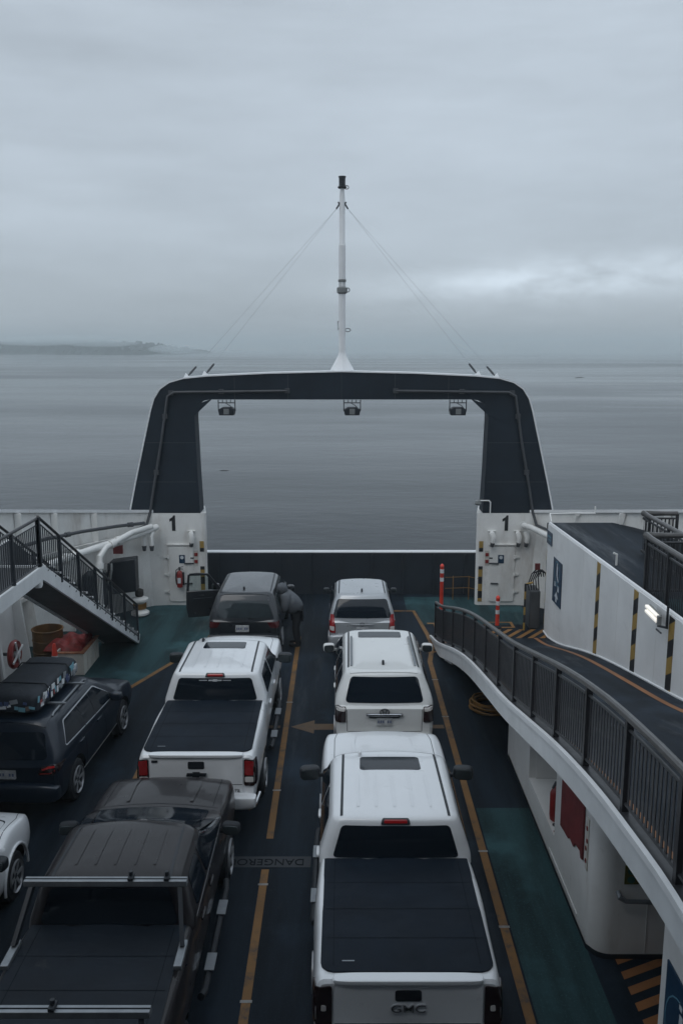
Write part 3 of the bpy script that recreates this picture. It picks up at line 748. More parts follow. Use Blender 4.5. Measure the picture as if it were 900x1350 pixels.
# ---- outer platform beside the ramp
T = thing('side_platform', 'dark upper side platform behind the ramp wall', 'platform', (7.2, 18, 3))
pf = [(WX + .11, y) for y in np.linspace(24.9, -2, 30)]
po = [(plan_x(y) + .02, y) for y in np.linspace(-2, 24.9, 40)]
b = MB(); b.prism(pf + po, XY, 2.9, 3.05); b.build('platform_plate', 'ramp_deck', T)
b = MB(); b.sheet([(6.12, 17.1), (6.95, 17.1), (6.95, 12.5), (6.12, 12.5)], 3.056); b.build('green_patch', 'deck_green', T, smooth=0)
b = MB(); b.tube([(6.28, 19.9, 3.05), (6.28, 19.9, 3.3), (6.2, 19.9, 3.34)], .025, 8); b.build('air_pipe', 'pipe_white', T)
b = MB(); b.tube([(5.85, 24.5, 3.15), (5.9, 24.9, 3.3), (6.6, 25.0, 3.3), (7.2, 25.0, 3.3), (7.2, 25.0, 3.5)], .022, 8); b.build('end_rail', 'pipe_white', T)
b = MB(); b.bar((6.0, 23.8, 3.05), (6.0, 23.8, 3.35), .03, .03); b.build('stub_post', 'trim_white', T)
T = thing('platform_railing', 'outer dark railing with thick grey handrail around the platform corner', 'railing', (7.25, 19, 3.05), group='railings on the upper side platform')
railing(T, [(8.0, 20.95, 3.06), (7.2, 20.95, 3.06), (7.22, 12.0, 3.06)], 1.0, 8, r=.055, post=.06, spacing=.09, flat=.035)
T = thing('platform_railing', 'inner dark railing with thick grey handrail close to the ramp wall', 'railing', (6.1, 16, 3.05), group='railings on the upper side platform')
railing(T, [(7.15, 17.4, 3.06), (6.06, 17.4, 3.06), (6.06, 9.0, 3.06)], 1.22, 8, r=.055, post=.07, spacing=.085, flat=.035)

# ---- ramp side casing wall below the ramp
CX = 3.3
T = thing('casing_wall', 'white casing wall with open locker recess under the ramp', 'wall', (CX, 13, 0))
def casing(y): return ramp_z(y) - .06
b = MB()
def slab(y0, y1, z0, z1f, x0=CX, x1=CX + .12, n=8):
    yy = np.linspace(y0, y1, n); b.rows([[(x0, y, z0), (x0, y, z1f(y)), (x1, y, z1f(y)), (x1, y, z0)] for y in yy], 0, True, True)
slab(14.65, 16.55, 0, casing); slab(10.84, 12.75, 0, casing); slab(12.75, 14.65, 0, lambda y: .5)
slab(12.75, 14.65, 0, casing, CX + .75, CX + .8)                       # recess back
b.box(CX + .12, CX + .75, 14.63, 14.65, .5, casing(14.65)); b.box(CX + .12, CX + .75, 12.75, 12.77, .5, casing(12.75) - .02); b.box(CX + .12, CX + .748, 12.77, 14.63, .46, .497)
b.box(CX, 5.7, 16.552, 16.6, 0, casing(16.6))
ra = .26
pts = [(CX + ra - ra * math.cos(R(a)), 10.84 - ra * math.sin(R(a))) for a in np.linspace(0, 90, 9)] + [(5.65, 10.84 - ra)]
b.rows([[(x, y, 0) for x, y in pts], [(x, y, casing(10.6)) for x, y in pts]])
b.build('wall_plate', 'casing_white', T, smooth=50)
b = MB(); b.rows([[(x - .02 if i < 5 else x, y - .02, 0) for i, (x, y) in enumerate([(CX, 16.5), (CX, 13), (CX, 11.2)] + pts)], [(x - .02 if i < 5 else x, y - .02, .08) for i, (x, y) in enumerate([(CX, 16.5), (CX, 13), (CX, 11.2)] + pts)]]); b.build('kick_strip', 'black_metal', T)
b = MB(); b.prism([(12.32, .93), (12.32, 2.0), (11.15, 2.2), (11.12, 1.10), (11.2, 1.08), (11.24, 1.16), (11.5, 1.12), (11.58, 1.02), (11.8, 1.05), (11.86, .98), (12.1, .96)], YZ, CX - .03, CX - .003); b.build('red_panel', 'rust_red', T, bevel=.004)
b = MB(); b.box(CX - .012, CX - .002, 10.93, 11.03, 1.05, 1.8); b.build('label_plate', 'tote_white', T)
b = MB()
for z, dy in ((1.15, .03), (1.32, .08), (1.45, -.02), (1.62, .04)): b.box(CX - .025, CX - .013, 10.95 + dy * .4, 10.99 + dy * .4, z, z + .05)
b.build('switch', 'safety_red', T)
b = MB(); b.tube([(3.60, 10.56, .99), (3.60, 10.47, .97), (3.68, 10.46, .92), (4.3, 10.46, .90), (5.6, 10.46, .90)], .03, 10); b.build('grab_rail', 'aluminium', T)
b = MB(); b.box(3.68, 3.93, 10.555, 10.575, 1.10, 1.36); s_ = b.build('sign_board', 'sign_yellow', T)
b = MB(); b.lathe([(.05, 0), (.05, .006)], (3.76, 10.545, 1.29), 'y', 14); b.lathe([(.05, 0), (.05, .006)], (3.76, 10.545, 1.17), 'y', 14); b.build('sign_symbol', 'sign_green', s_)
b = MB(); b.box(4.35, 4.37, 10.57, 10.578, 0, 2.7); b.box(4.0, 4.012, 10.57, 10.578, .05, 2.7); b.build('weld_seam', 'casing_white', T)
b = MB(); b.box(CX - .01, CX - .001, 11.3, 13.0, .12, .16); b.build('cover_strip', 'casing_white', T)
T = thing('fire_extinguisher', 'red extinguisher standing in the open locker recess under the ramp', 'fire extinguisher', (CX + .15, 13.22, .5))
b = MB(); b.lathe([(.02, 0), (.11, .02), (.12, .1), (.12, .46), (.08, .56), (.04, .6)], (CX + .15, 13.22, .5), n=16); b.build('cylinder', 'safety_red', T)
b = MB(); b.tube([(CX + .15, 13.22, 1.13), (CX + .10, 13.16, 1.18), (CX + .04, 13.12, 1.1)], .02, 6); b.lathe([(.04, .6), (.03, .66)], (CX + .15, 13.22, .5), n=10); b.build('valve', 'black_metal', T)
T = thing('deck_tools', 'small dark tools left on the sill of the locker recess', 'tools', (CX + .1, 12.95, .5))
b = MB(); b.obox((CX + .1, 13.0, .515), (.05, .16, .03), (0, 0, .4)); b.build('spanner', 'black_metal', T)
b = MB(); b.obox((CX + .05, 12.85, .512), (.05, .05, .024), (0, 0, .2)); b.build('cap', 'safety_red', T)
# aft column with sign
T = thing('ramp_column', 'white column with blue safety sign at the bottom right', 'column', (CX + .3, 7.5, 0))
b = MB(); b.box(CX, CX + .5, 4.5, 8.25, 0, 3.3); b.build('column_plate', 'casing_white', T, bevel=.04)
c = 7.62
glyph = [[(c - .06, 1.62), (c + .02, 1.62), (c + .03, 1.36), (c + .0, 1.2), (c - .18, 1.02), (c - .26, 1.08), (c - .09, 1.22), (c - .06, 1.36)], [(c - .03, 1.66), (c + .04, 1.66), (c + .04, 1.73), (c - .03, 1.73)]]
sign_plate(T, rect(7.2, 8.03, .5, 1.92), YZ, CX - .02, CX - .004, (('sign_ring', 'sign_cyan', ring2(c, 1.36, .36, .375)), ('sign_symbol', 'sign_white', glyph), ('sign_caption', 'sign_cyan', [rect(c - .32, c + .3, .90, .915), rect(c - .25, c + .22, .85, .862)]), ('sign_pictogram', 'sign_white', ring2(c + .2, .72, .07, .085, 14) + [rect(c - .2, c - .12, .62, .8)])))

# ---- hose coil and orange marker posts
T = thing('hose_coil', 'coil of yellow hose lying on deck under the ramp foot', 'hose', (3.35, 18.9, 0))
b = MB(); pts = []
for i in range(150):
    a = i * .3; r = .32 + .05 * math.sin(i * .21) + .012 * (i % 21); pts.append((3.35 + r * math.cos(a), 18.9 + r * math.sin(a), .03 + .0014 * i + .012 * math.sin(i * 1.7)))
b.tube(pts, .022, 6); b.build('hose_loops', 'hose', T)

def marker_post(x, y, hgt, label):
    T = thing('marker_post', label, 'marker post', (x, y, 0), group='orange marker posts on the deck')
    b = MB(); b.lathe([(.13, 0), (.13, .03), (.08, .06), (.06, .07)], (x, y, 0), n=16); b.build('base', 'rubber', T)
    k = hgt
    b = MB(); b.lathe([(.058, .07), (.055, k - .08), (.062, k - .07), (.05, k - .03), (.02, k)], (x, y, 0), n=16); b.build('tube', 'post_orange', T)
    for z in (k - .22, k - .48):
        b = MB(); b.lathe([(.0595, z - .06), (.0595, z + .06)], (x, y, 0), n=16); b.build('reflective_band', 'reflective', T)
marker_post(3.04, 26.3, 1.5, 'taller orange marker post in front of the dark bow door')
marker_post(4.48, 24.75, .95, 'shorter orange marker post in front of the numbered white pillar')

# hydraulic gear beside the ramp wall front
T = thing('hydraulic_unit', 'dark hydraulic unit with looping hoses beside the numbered pillar', 'machine', (6.1, 25.4, 0))
b = MB(); b.box(5.36, 5.66, 24.6, 25.3, 0, 1.12); b.build('cabinet', 'conduit', T, bevel=.03)
for k in range(5):
    b = MB(); x = 5.3 + .07 * k; b.tube([(x + .06, 24.75, 1.12), (x, 24.65, 1.3 + .06 * k), (x + .1, 24.65, 1.62 + .03 * k), (x + .3, 24.8, 1.75 - .05 * k), (x + .38, 25.0, 1.45)], .016, 7); b.build('hose', 'rubber', T)
b = MB(); b.box(5.5, 5.64, 24.7, 24.76, 1.72, 1.9); b.build('valve_box', 'rust_red', T)
b = MB(); b.tube([(5.2, 24.5, 0), (5.2, 24.5, 1.35), (5.4, 24.45, 1.42)], .03, 8); b.build('guard_post', 'stripe_post', T)
T = thing('service_pipe', 'short white service pipe joining the numbered pillar to the ramp wall', 'pipe', (5.6, 26, 2.5))
b = MB(); b.tube([(5.55, 26.88, 2.58), (5.75, 26.6, 2.56), (6.1, 25.4, 2.5), (6.2, 25.0, 2.48)], .085, 12); b.build('pipe_run', 'pipe_white', T)
b = MB(); b.lathe([(.12, 0), (.12, .04)], (5.56, 26.82, 2.58), 'y', 14); b.build('flange', 'pipe_white', T)

# ================================================================== PORT SIDE: stairs, landing, pipework
T = thing('staircase', 'white steel staircase with dark soffit descending to the foredeck', 'staircase', (-6.0, 20.5, 0))
A0 = Vector((-6.0, 17.4, 3.6)); A1 = Vector((-5.55, 23.45, .03)); SW = .95
def st(u): return A0.lerp(A1, u)
dirv = (A1 - A0).normalized(); nrm_up = Vector((0, -dirv.z, dirv.y)).normalized()
for off in (0, -SW):
    b = MB(); o = Vector((off, 0, 0)); b.bar(A0 + o + Vector((0, -.1, -.02)), A1 + o + Vector((0, .0, .06)), .06, .27, (0, 0, 1)); b.build('stringer', 'stair_white', T)
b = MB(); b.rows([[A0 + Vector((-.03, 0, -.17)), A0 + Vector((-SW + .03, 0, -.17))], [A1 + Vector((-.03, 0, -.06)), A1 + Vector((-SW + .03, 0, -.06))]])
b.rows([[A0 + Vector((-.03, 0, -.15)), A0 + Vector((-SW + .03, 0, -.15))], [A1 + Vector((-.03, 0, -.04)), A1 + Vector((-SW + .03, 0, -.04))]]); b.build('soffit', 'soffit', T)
for k in range(1, 17):
    p = st(k / 17.0); b = MB(); b.box(p.x - SW, p.x + .03, p.y - .14, p.y + .14, p.z + .10, p.z + .135); tr = b.build('tread', 'tread', T)
    b = MB(); b.box(p.x - SW, p.x + .06, p.y + .1405, p.y + .175, p.z + .10, p.z + .14); b.build('nosing', 'trim_white', tr)
T = thing('stair_railing', 'dark slatted railing along the inboard side of the staircase', 'railing', (-5.8, 20.5, 2), group='stair railings')
railing(T, [A0 + Vector((.02, -.1, .1)), A1 + Vector((.02, -.15, .1))], .98, 6, m='black_metal', mt='rail_grey', spacing=.11, r=.03, post=.06, flat=.045)
T = thing('stair_railing', 'dark slatted railing along the outboard side of the staircase', 'railing', (-6.8, 20.5, 2), group='stair railings')
railing(T, [A0 + Vector((-SW - .02, -.1, .1)), A1 + Vector((-SW - .02, -.15, .1))], .98, 6, m='black_metal', mt='rail_grey', spacing=.11, r=.03, post=.06, flat=.045)
T = thing('stair_landing', 'white edged landing at the head of the staircase', 'landing', (-7, 14, 3.6))
b = MB(); b.box(-9.0, -6.02, -2, 17.38, 3.5, 3.62); b.build('landing_plate', 'tread', T)
b = MB(); b.box(-6.018, -5.96, -2, 17.45, 3.38, 3.66); b.box(-9.0, -6.02, 17.39, 17.45, 3.38, 3.66); b.build('edge_beam', 'stair_white', T)
for y in (16.6, 12.8, 9.0):
    b = MB(); b.tube([(-6.7, y + .4, 0), (-6.75, y, 3.45)], .08, 10); b.build('support_post', 'casing_white', T)
b = MB(); b.lathe([(.0, -.14), (.07, -.13), (.09, -.08), (.09, 0)], (-6.05, 17.3, 3.37), n=12); b.build('lamp_dome', 'lamp_warm' if False else 'trim_white', T)
T = thing('landing_railing', 'dark slatted railing guarding the inboard edge of the landing', 'railing', (-6.0, 14, 3.6), group='landing railings')
railing(T, [(-6.0, 17.3, 3.64), (-6.0, 6, 3.64)], 1.0, 8, m='black_metal', mt='rail_grey', spacing=.10, r=.03, post=.06, flat=.045)
T = thing('landing_railing', 'dark slatted railing across the outboard end of the landing', 'railing', (-7.5, 17.3, 3.6), group='landing railings')
railing(T, [(-7.0, 17.36, 3.64), (-8.9, 17.36, 3.64)], 1.0, 2, m='black_metal', mt='rail_grey', spacing=.10, r=.03, post=.06, flat=.045)
T = thing('casing_panel', 'grey white panel wall below the landing behind the hose reel', 'wall', (-7.95, 17, 0))
b = MB(); b.box(-8.05, -7.95, 3, 21.2, 0, 3.4); b.build('wall_plate', 'casing_white', T)
for y in (20.9, 19.0, 17.1):
    b = MB(); b.prism([(-7.949, 0), (-7.55, 0), (-7.85, 2.6), (-7.949, 2.6)], XZ, y - .03, y + .03); b.build('bracket_frame', 'casing_white', T)

# pipework along the port bulwark
def pipe_thing(label, pts, r, m, joints=(), group=None):
    T = thing('service_pipe', label, 'pipe', pts[0], group=group)
    b = MB(); P = []
    for p in resample(pts, .25): P.append(p)
    b.tube(P, r, 12); b.build('pipe_run', m, T)
    for i in joints:
        a = P[int(i * (len(P) - 2))]; d = (P[int(i * (len(P) - 2)) + 1] - a).normalized()
        b = MB(); b.tube([a - d * .08, a + d * .08], r * 1.45, 12); b.build('flange', m, T)
    return T
pipe_thing('thick white pipe running along the bulwark behind the stairs', [(-5.62, 26.75, 2.55), (-6.1, 26.2, 2.42), (-6.8, 25.1, 2.35), (-7.4, 23.8, 2.32), (-7.9, 22.4, 2.3), (-8.2, 20.5, 2.3)], .10, 'pipe_white', (.25, .5, .56))
pipe_thing('thinner white pipe bending down to the machinery', [(-5.75, 26.55, 2.60), (-6.2, 25.9, 2.55), (-6.75, 25.0, 2.30), (-6.85, 24.7, 2.1), (-6.85, 24.6, 1.6), (-6.85, 24.6, .1)], .085, 'pipe_white', (.45, .6))
pipe_thing('dark pipe with valve under the bulwark cap', [(-5.95, 26.5, 2.72), (-6.6, 25.7, 2.78), (-7.3, 24.6, 2.85), (-7.9, 23.4, 2.9), (-8.3, 21.8, 2.95)], .05, 'conduit', (.1, .55))
for x, lb in ((-5.72, 'white gooseneck vent nearest the pillar corner'), (-5.95, 'white gooseneck vent beside the electrical boxes')):
    T = thing('gooseneck_vent', lb, 'vent', (x, 26.5, 2.1), group='gooseneck vents on the bulwark')
    b = MB(); b.tube([(x, 26.75, 2.45), (x - .02, 26.6, 2.42), (x - .04, 26.5, 2.28), (x - .03, 26.5, 2.0)], .07, 10); b.build('pipe', 'pipe_white', T)
    b = MB(); b.tube([(x - .03, 26.5, 2.02), (x - .03, 26.5, 1.86)], [.075, .05], 10); b.build('vent_cap', 'conduit', T)
T = thing('electrical_cabinet', 'dark machinery cabinets with cables under the white pipes', 'machine', (-6.7, 25.2, .6))
b = MB(); b.prism([(-6.05, .85), (-6.05, 1.85), (-6.8, 1.75), (-6.85, .75)], XZ, 25.5, 25.95); b.build('cabinet', 'black_metal', T, bevel=.03)
b = MB(); b.box(-7.4, -6.82, 24.7, 25.3, .5, 1.55); b.build('motor_box', 'black_metal', T, bevel=.04)
for k in range(4):
    b = MB(); x = -6.95 + k * .09; b.tube([(x, 25.3, 1.75), (x + .03, 25.15, 1.6), (x - .02, 25.1, 1.25), (x + .04, 25.2, .9)], .03, 7); b.build('cable', 'lamp_grey' if k % 2 else 'rubber', T)
b = MB(); b.box(-6.72, -6.45, 25.7, 25.8, 1.95, 2.2); b.build('alarm_box', 'rust_red', T)
T = thing('mooring_winch', 'small white winch drum on the deck by the pillar door', 'winch', (-6.0, 26.0, 0))
b = MB(); b.lathe([(.16, 0), (.28, .06), (.28, .12), (.17, .18), (.17, .42), (.26, .48), (.26, .54), (.1, .6)], (-6.05, 25.9, 0), n=18); b.build('drum', 'pipe_white', T)
b = MB(); b.lathe([(.1, .6), (.13, .65), (.13, .8), (.05, .84)], (-6.05, 25.9, 0), n=12); b.build('motor', 'wood_dark', T)
b = MB(); b.lathe([(.175, .22), (.2, .25), (.2, .38), (.175, .4)], (-6.05, 25.9, 0), n=18); b.build('rope', 'hose', T)
T = thing('hose_reel', 'red hose reel wheel with white spokes below the landing', 'hose reel', (-7.6, 19.6, 1.0))
b = MB(); b.lathe([(.20, -.05), (.31, -.06), (.34, 0), (.31, .06), (.20, .05), (.20, -.05)], (-7.5, 19.6, 1.02), 'x', 24); b.build('wheel_rim', 'safety_red', T)
b = MB()
for a in (20, 110): b.bar((-7.42, 19.6 + .34 * math.cos(R(a)), 1.02 + .34 * math.sin(R(a))), (-7.42, 19.6 - .34 * math.cos(R(a)), 1.02 - .34 * math.sin(R(a))), .05, .03, (1, 0, 0))
b.lathe([(.07, -.1), (.07, .12)], (-7.5, 19.6, 1.02), 'x', 14); b.build('spokes', 'trim_white', T)
b = MB(); b.tube([(-7.95, 19.6, 1.02), (-7.5, 19.6, 1.02)], .04, 8); b.build('axle', 'conduit', T)
T = thing('waste_drum', 'rusty yellow open drum standing under the stairs', 'drum', (-7.5, 21.9, 0))
b = MB(); b.lathe([(.36, 0), (.38, .03), (.38, .3), (.395, .32), (.38, .34), (.38, .6), (.395, .62), (.38, .64), (.38, .86), (.40, .88), (.40, .9), (.36, .9), (.36, .55), (.02, .55)], (-7.5, 21.9, 0), n=28); b.build('barrel', 'drum_yellow', T)
b = MB(); b.lathe([(.358, .57), (.3, .62), (.1, .66), (.02, .66)], (-7.5, 21.9, 0), n=20); b.build('bin_liner', 'bag_fabric', T)
T = thing('traffic_cone', 'orange traffic cone with white band before the yellow drum', 'traffic cone', (-6.95, 20.7, 0))
b = MB(); b.box(-7.12, -6.78, 20.53, 20.87, 0, .04); b.build('base', 'rubber', T, bevel=.01)
b = MB(); b.lathe([(.13, .04), (.045, .86), (.03, .9)], (-6.95, 20.7, 0), n=18); b.build('cone', 'post_orange', T)
b = MB(); b.lathe([(.092, .42), (.072, .6)], (-6.95, 20.7, 0), n=18); b.build('reflective_band', 'reflective', T)
T = thing('storage_tote', 'off white open storage tote with orange rim beside the cone', 'storage box', (-6.6, 21.6, 0))
b = MB(); x0, x1, y0, y1 = -7.05, -6.33, 20.95, 22.3
b.box(x0, x1, y0, y0 + .04, 0, .55); b.box(x0, x1, y1 - .04, y1, 0, .55); b.box(x0, x0 + .04, y0 + .04, y1 - .04, 0, .55); b.box(x1 - .04, x1, y0 + .04, y1 - .04, 0, .55); b.box(x0 + .04, x1 - .04, y0 + .04, y1 - .04, 0, .03)
for k in (.3, .65, 1.0): b.box(x1 + .001, x1 + .02, y0 + k, y0 + k + .05, .04, .48)
b.build('box_shell', 'tote_white', T)
b = MB(); b.box(x1 - .08, x1 + .02, y0 - .02, y1 + .02, .552, .58); b.box(x0, x1 - .082, y0 - .02, y0 + .08, .552, .58); b.build('rim', 'orange_wood', T)
b = MB(); b.box(x1 - .5, x1 - .09, y0 + .1, y1 - .08, .40, .44); b.build('inner_lid', 'orange_wood', T)
T = thing('red_tarpaulin', 'crumpled red tarpaulin heaped over the storage tote', 'tarpaulin', (-7.0, 21.9, .5))
b = MB(); rows = []; rnd = random.Random(4)
for i in range(17):
    row = []
    for j in range(17):
        u, v = i / 16 * 2 - 1, j / 16 * 2 - 1; rr = max(abs(u), abs(v))
        row.append((-6.95 + u * .5, 21.85 + v * .52, .60 + (.10 * (1 - rr ** 2) + .04 * math.sin(u * 7 + v * 3) + rnd.uniform(-.02, .02) if rr < .95 else -.12)))
    rows.append(row)
b.rows(rows); b.build('tarpaulin_sheet', 'tarp_red', T); 

# ---- superstructure behind the viewer (unseen, made tall and dark to shade the car deck)
T = thing('superstructure', 'unseen ferry superstructure, darkened for shade, rising over the tunnel of the car deck', 'superstructure', (0, -4, 0))
b = MB(); b.box(-9.1, 9.1, -13, -.6, 5.2, 19); b.build('house', 'arch_navy', T)
b = MB(); b.box(-9.3, 9.3, -.598, 3.4, 12.2, 12.5); b.build('shade_overhang', 'arch_navy', T)  # unseen overhang added above the camera to darken the nearest cars
b = MB(); b.box(-9.1, 9.1, -13, -12.8, 0, 5.198); b.build('bulkhead', 'black_metal', T)
for sg in (-1, 1):
    b = MB(); b.box(min(sg * 8.9, sg * 9.1), max(sg * 8.9, sg * 9.1), -12.79, -.6, 0, 5.198); b.build('side_plate', 'black_metal', T)

# ================================================================== VEHICLES
def rounded_ring(hw, yr, yf, rc, z, bow_r=0., bow_f=0.):
    rc = max(.02, min(rc, hw * .9, (yf - yr) * .45)); pts = []
    def edge(a, b, n): return [(a[0] + (b[0] - a[0]) * i / n, a[1] + (b[1] - a[1]) * i / n) for i in range(1, n)]
    q = [(hw - rc, yr + rc, -90, 0), (hw - rc, yf - rc, 0, 90), (-hw + rc, yf - rc, 90, 180), (-hw + rc, yr + rc, 180, 270)]
    A = [arc(cx, cy, rc, a0, a1, 6) for cx, cy, a0, a1 in q]
    for i in range(4):
        pts += A[i]; pts += edge(A[i][-1], A[(i + 1) % 4][0], 12)
    out = []; yc = (yr + yf) / 2; hl = (yf - yr) / 2
    for x, y in pts:
        k = (y - yc) / hl; f = 1 - min(1, (x / hw) ** 2)
        y += (bow_f * f * max(0, k) ** 3 if k > 0 else -bow_r * f * max(0, -k) ** 3)
        out.append((x, y, z))
    return out

SIDE = [(0, .88), (.05, .93), (.14, .968), (.28, .988), (.45, 1.0), (.6, 1.0), (.74, .992), (.85, .978), (.92, .962), (.96, .945), (.985, .925), (1.0, .89)]
class Car:
    def __init__(s, name, label, cat, loc, rotz, group):
        s.T = thing(name, label, cat, loc, rotz, group, world=False)
    def shell(s, paint, st_, cab, wheels, wr=.38, glass_h=None, cabname='cab'):
        ys = [q[0] for q in st_]; F = [pchip(ys, [q[k] for q in st_]) for k in (1, 2, 3, 4)]
        allY = sorted(set(list(np.linspace(ys[0], ys[-1], 46)) + ys)); rows = []
        for y in allY:
            hw, zb, zt, cr = (f(y) for f in F); half = [(hw * f, zb + (zt - zb) * h_) for h_, f in SIDE]
            top = [(hw * .89 * k, zt + cr * (1 - k * k)) for k in (.93, .8, .6, .4, .2)]
            h2 = half + top
            rows.append([(x, y, z) for x, z in h2] + [(0, y, zt + cr)] + [(-x, y, z) for x, z in h2[::-1]])
        bm_ = MB(); bm_.rows(rows, 0, True, True)
        c = MB(); zs = [q[0] for q in cab['lv']]; G = [pchip(zs, [q[k] for q in cab['lv']]) for k in (1, 2, 3)]
        rc = cab.get('rc', .16); br, bf = cab.get('bow', (.05, .12)); rows = []
        for z in np.linspace(zs[0], zs[-1], 14):
            rows.append(rounded_ring(G[0](z), G[1](z), G[2](z), rc, z, br, bf))
        zr = zs[-1]; hw, yr, yf = (g(zr) for g in G)
        for d, dz in ((.015, .022), (.04, .042), (.08, .058), (.13, .068)):
            rows.append(rounded_ring(hw - d, yr + d * .8, yf - d * 1.2, rc - d * .3, zr + dz, br, bf))
        hw2, yr2, yf2 = hw - .13, yr + .104, yf - .156; yc = (yr2 + yf2) / 2
        for k in (.85, .65, .45, .25, .06):
            rows.append([(x * k, yc + (y - yc) * k, zr + .068 + cab.get('crown', .03) * (1 - k * k)) for x, y, _ in rounded_ring(hw2, yr2, yf2, rc - .04, 0, br, bf)])
        c.rows(rows, 0, True, True)
        s.bv = BVHTree.FromPolygons(bm_.v + c.v, bm_.f + [tuple(i + len(bm_.v) for i in f) for f in c.f])
        body = bm_.build('body', [paint, 'black_plastic'], s.T, smooth=32)
        # wheel wells
        cut = MB()
        for wy in wheels: cut.lathe([(wr + .075, -1.4), (wr + .075, 1.4)], (0, wy, wr), 'x', 32, 0)
        co = cut.build('cutter', 'black_plastic', s.T, smooth=0)
        m = body.modifiers.new('b', 'BOOLEAN'); m.operation = 'DIFFERENCE'; m.object = co; m.solver = 'EXACT'; m.material_mode = 'TRANSFER'
        bpy.context.view_layer.update()
        me = D.meshes.new_from_object(body.evaluated_get(bpy.context.evaluated_depsgraph_get()))
        body.modifiers.clear(); old = body.data; body.data = me; D.meshes.remove(old); me.name = 'body'
        D.objects.remove(co)
        me.shade_smooth(); me.set_sharp_from_angle(angle=R(32))
        cabo = c.build(cabname, paint, s.T, smooth=45)
        s.body, s.cab = body, cabo
        hwm = max(q[1] for q in st_)
        for wy in wheels:
            for sg in (-1, 1): s.wheel(sg * (hwm - .13), wy, wr, sg)
        return s
    def wheel(s, x, y, r, sg):
        b = MB(); w2 = .12
        b.lathe([(r * .62, -w2), (r * .9, -w2), (r * .98, -w2 * .8), (r, -w2 * .4), (r, w2 * .4), (r * .98, w2 * .8), (r * .9, w2), (r * .62, w2)], (x, y, r), 'x', 32); t = b.build('wheel', 'rubber', s.T)
        b = MB(); f = sg * .115
        b.lathe([(.02, f * .8), (.05, f * .9), (r * .2, f * .55), (r * .56, f * .35), (r * .6, f * 1.1), (r * .645, f * 1.3), (r * .645, -f)], (x, y, r), 'x', 30)
        for k in range(6):
            a = 2 * PI * k / 6; u = Vector((0, math.cos(a), math.sin(a))); c0 = Vector((x + f * .9, y, r))
            b.bar(c0 + u * r * .08, c0 + u * r * .6 + Vector((f * .2, 0, 0)), .05, .03, (1, 0, 0))
        b.build('rim', s.rimm if hasattr(s, 'rimm') else 'alloy', t)
    def hit(s, mode, a, c, off=0.):
        o, d = {'rear': ((a, -4, c), (0, 1, 0)), 'front': ((a, 14, c), (0, -1, 0)), 'right': ((6, a, c), (-1, 0, 0)), 'left': ((-6, a, c), (1, 0, 0)), 'top': ((a, c, 7), (0, 0, -1))}[mode]
        l, n, i, t = s.bv.ray_cast(Vector(o), Vector(d))
        if l is None: l, n, i, t = s.bv.find_nearest(Vector(o) + Vector(d) * 4)
        if n.dot(Vector(d)) > 0: n = -n
        n = (n * .6 - Vector(d) * .4).normalized()
        return l + n * off
    def patch(s, name, m, mode, q, off=.006, rad=.05, parent=None, depth=.014, nu=14, nv=8, bulge=0, label=None, mb=None, square_end=False):
        A_, B_, C_, D_ = (Vector(p) for p in q)
        wd = max(.02, ((B_ - A_).length + (C_ - D_).length) / 2); hg = max(.02, ((D_ - A_).length + (C_ - B_).length) / 2)
        ru, rv = min(.49, rad / wd), min(.49, rad / hg)
        us = [ru * (1 - math.cos(R(t_))) for t_ in (0, 20, 40, 60, 90)] + list(np.linspace(ru, 1 - ru, nu)[1:-1]) + [1 - ru * (1 - math.cos(R(t_))) for t_ in (90, 60, 40, 20, 0)]
        rows = []; rim = [[], []]; rimb = [[], []]
        def P(u, v, o):
            p = (A_ * (1 - u) + B_ * u) * (1 - v) + (D_ * (1 - u) + C_ * u) * v
            return s.hit(mode, p.x, p.y, o + bulge * (1 - (2 * u - 1) ** 2) * (1 - (2 * v - 1) ** 2))
        for u in us:
            e = (ru - u) / ru if u < ru else (u - 1 + ru) / ru if u > 1 - ru else 0
            v0 = rv * (1 - math.sqrt(max(0, 1 - e * e)))
            v1 = 1 if square_end else 1 - v0
            row = [P(u, v0 + (v1 - v0) * j / nv, off) for j in range(nv + 1)]; rows.append(row)
            rimb[0].append(P(u, v0, off - depth)); rimb[1].append(P(u, v1, off - depth))
        b = mb or MB(); b.rows(rows)
        b.rows([[r_[0] for r_ in rows], rimb[0]]); b.rows([[r_[-1] for r_ in rows], rimb[1]])
        b.rows([rows[0], [rimb[0][0].lerp(rimb[1][0], j / nv) for j in range(nv + 1)]]); b.rows([rows[-1], [rimb[0][-1].lerp(rimb[1][-1], j / nv) for j in range(nv + 1)]])
        if mb: return mb
        # weld the rim to the face so that the edge shades cleanly
        o = b.build(name, m, parent or s.T, smooth=40)
        return o
    def strip(s, b, mode, pts, wd=.01, off=.002):
        P = resample([(p[0], p[1], 0) for p in pts], .06); rows = [[], []]
        for i, p in enumerate(P):
            t = (P[min(i + 1, len(P) - 1)] - P[max(i - 1, 0)]).normalized(); n = Vector((-t.y, t.x, 0)) * wd / 2
            for k, sg in ((0, 1), (1, -1)): q = p + n * sg; rows[k].append(s.hit(mode, q.x, q.y, off))
        b.rows(rows)
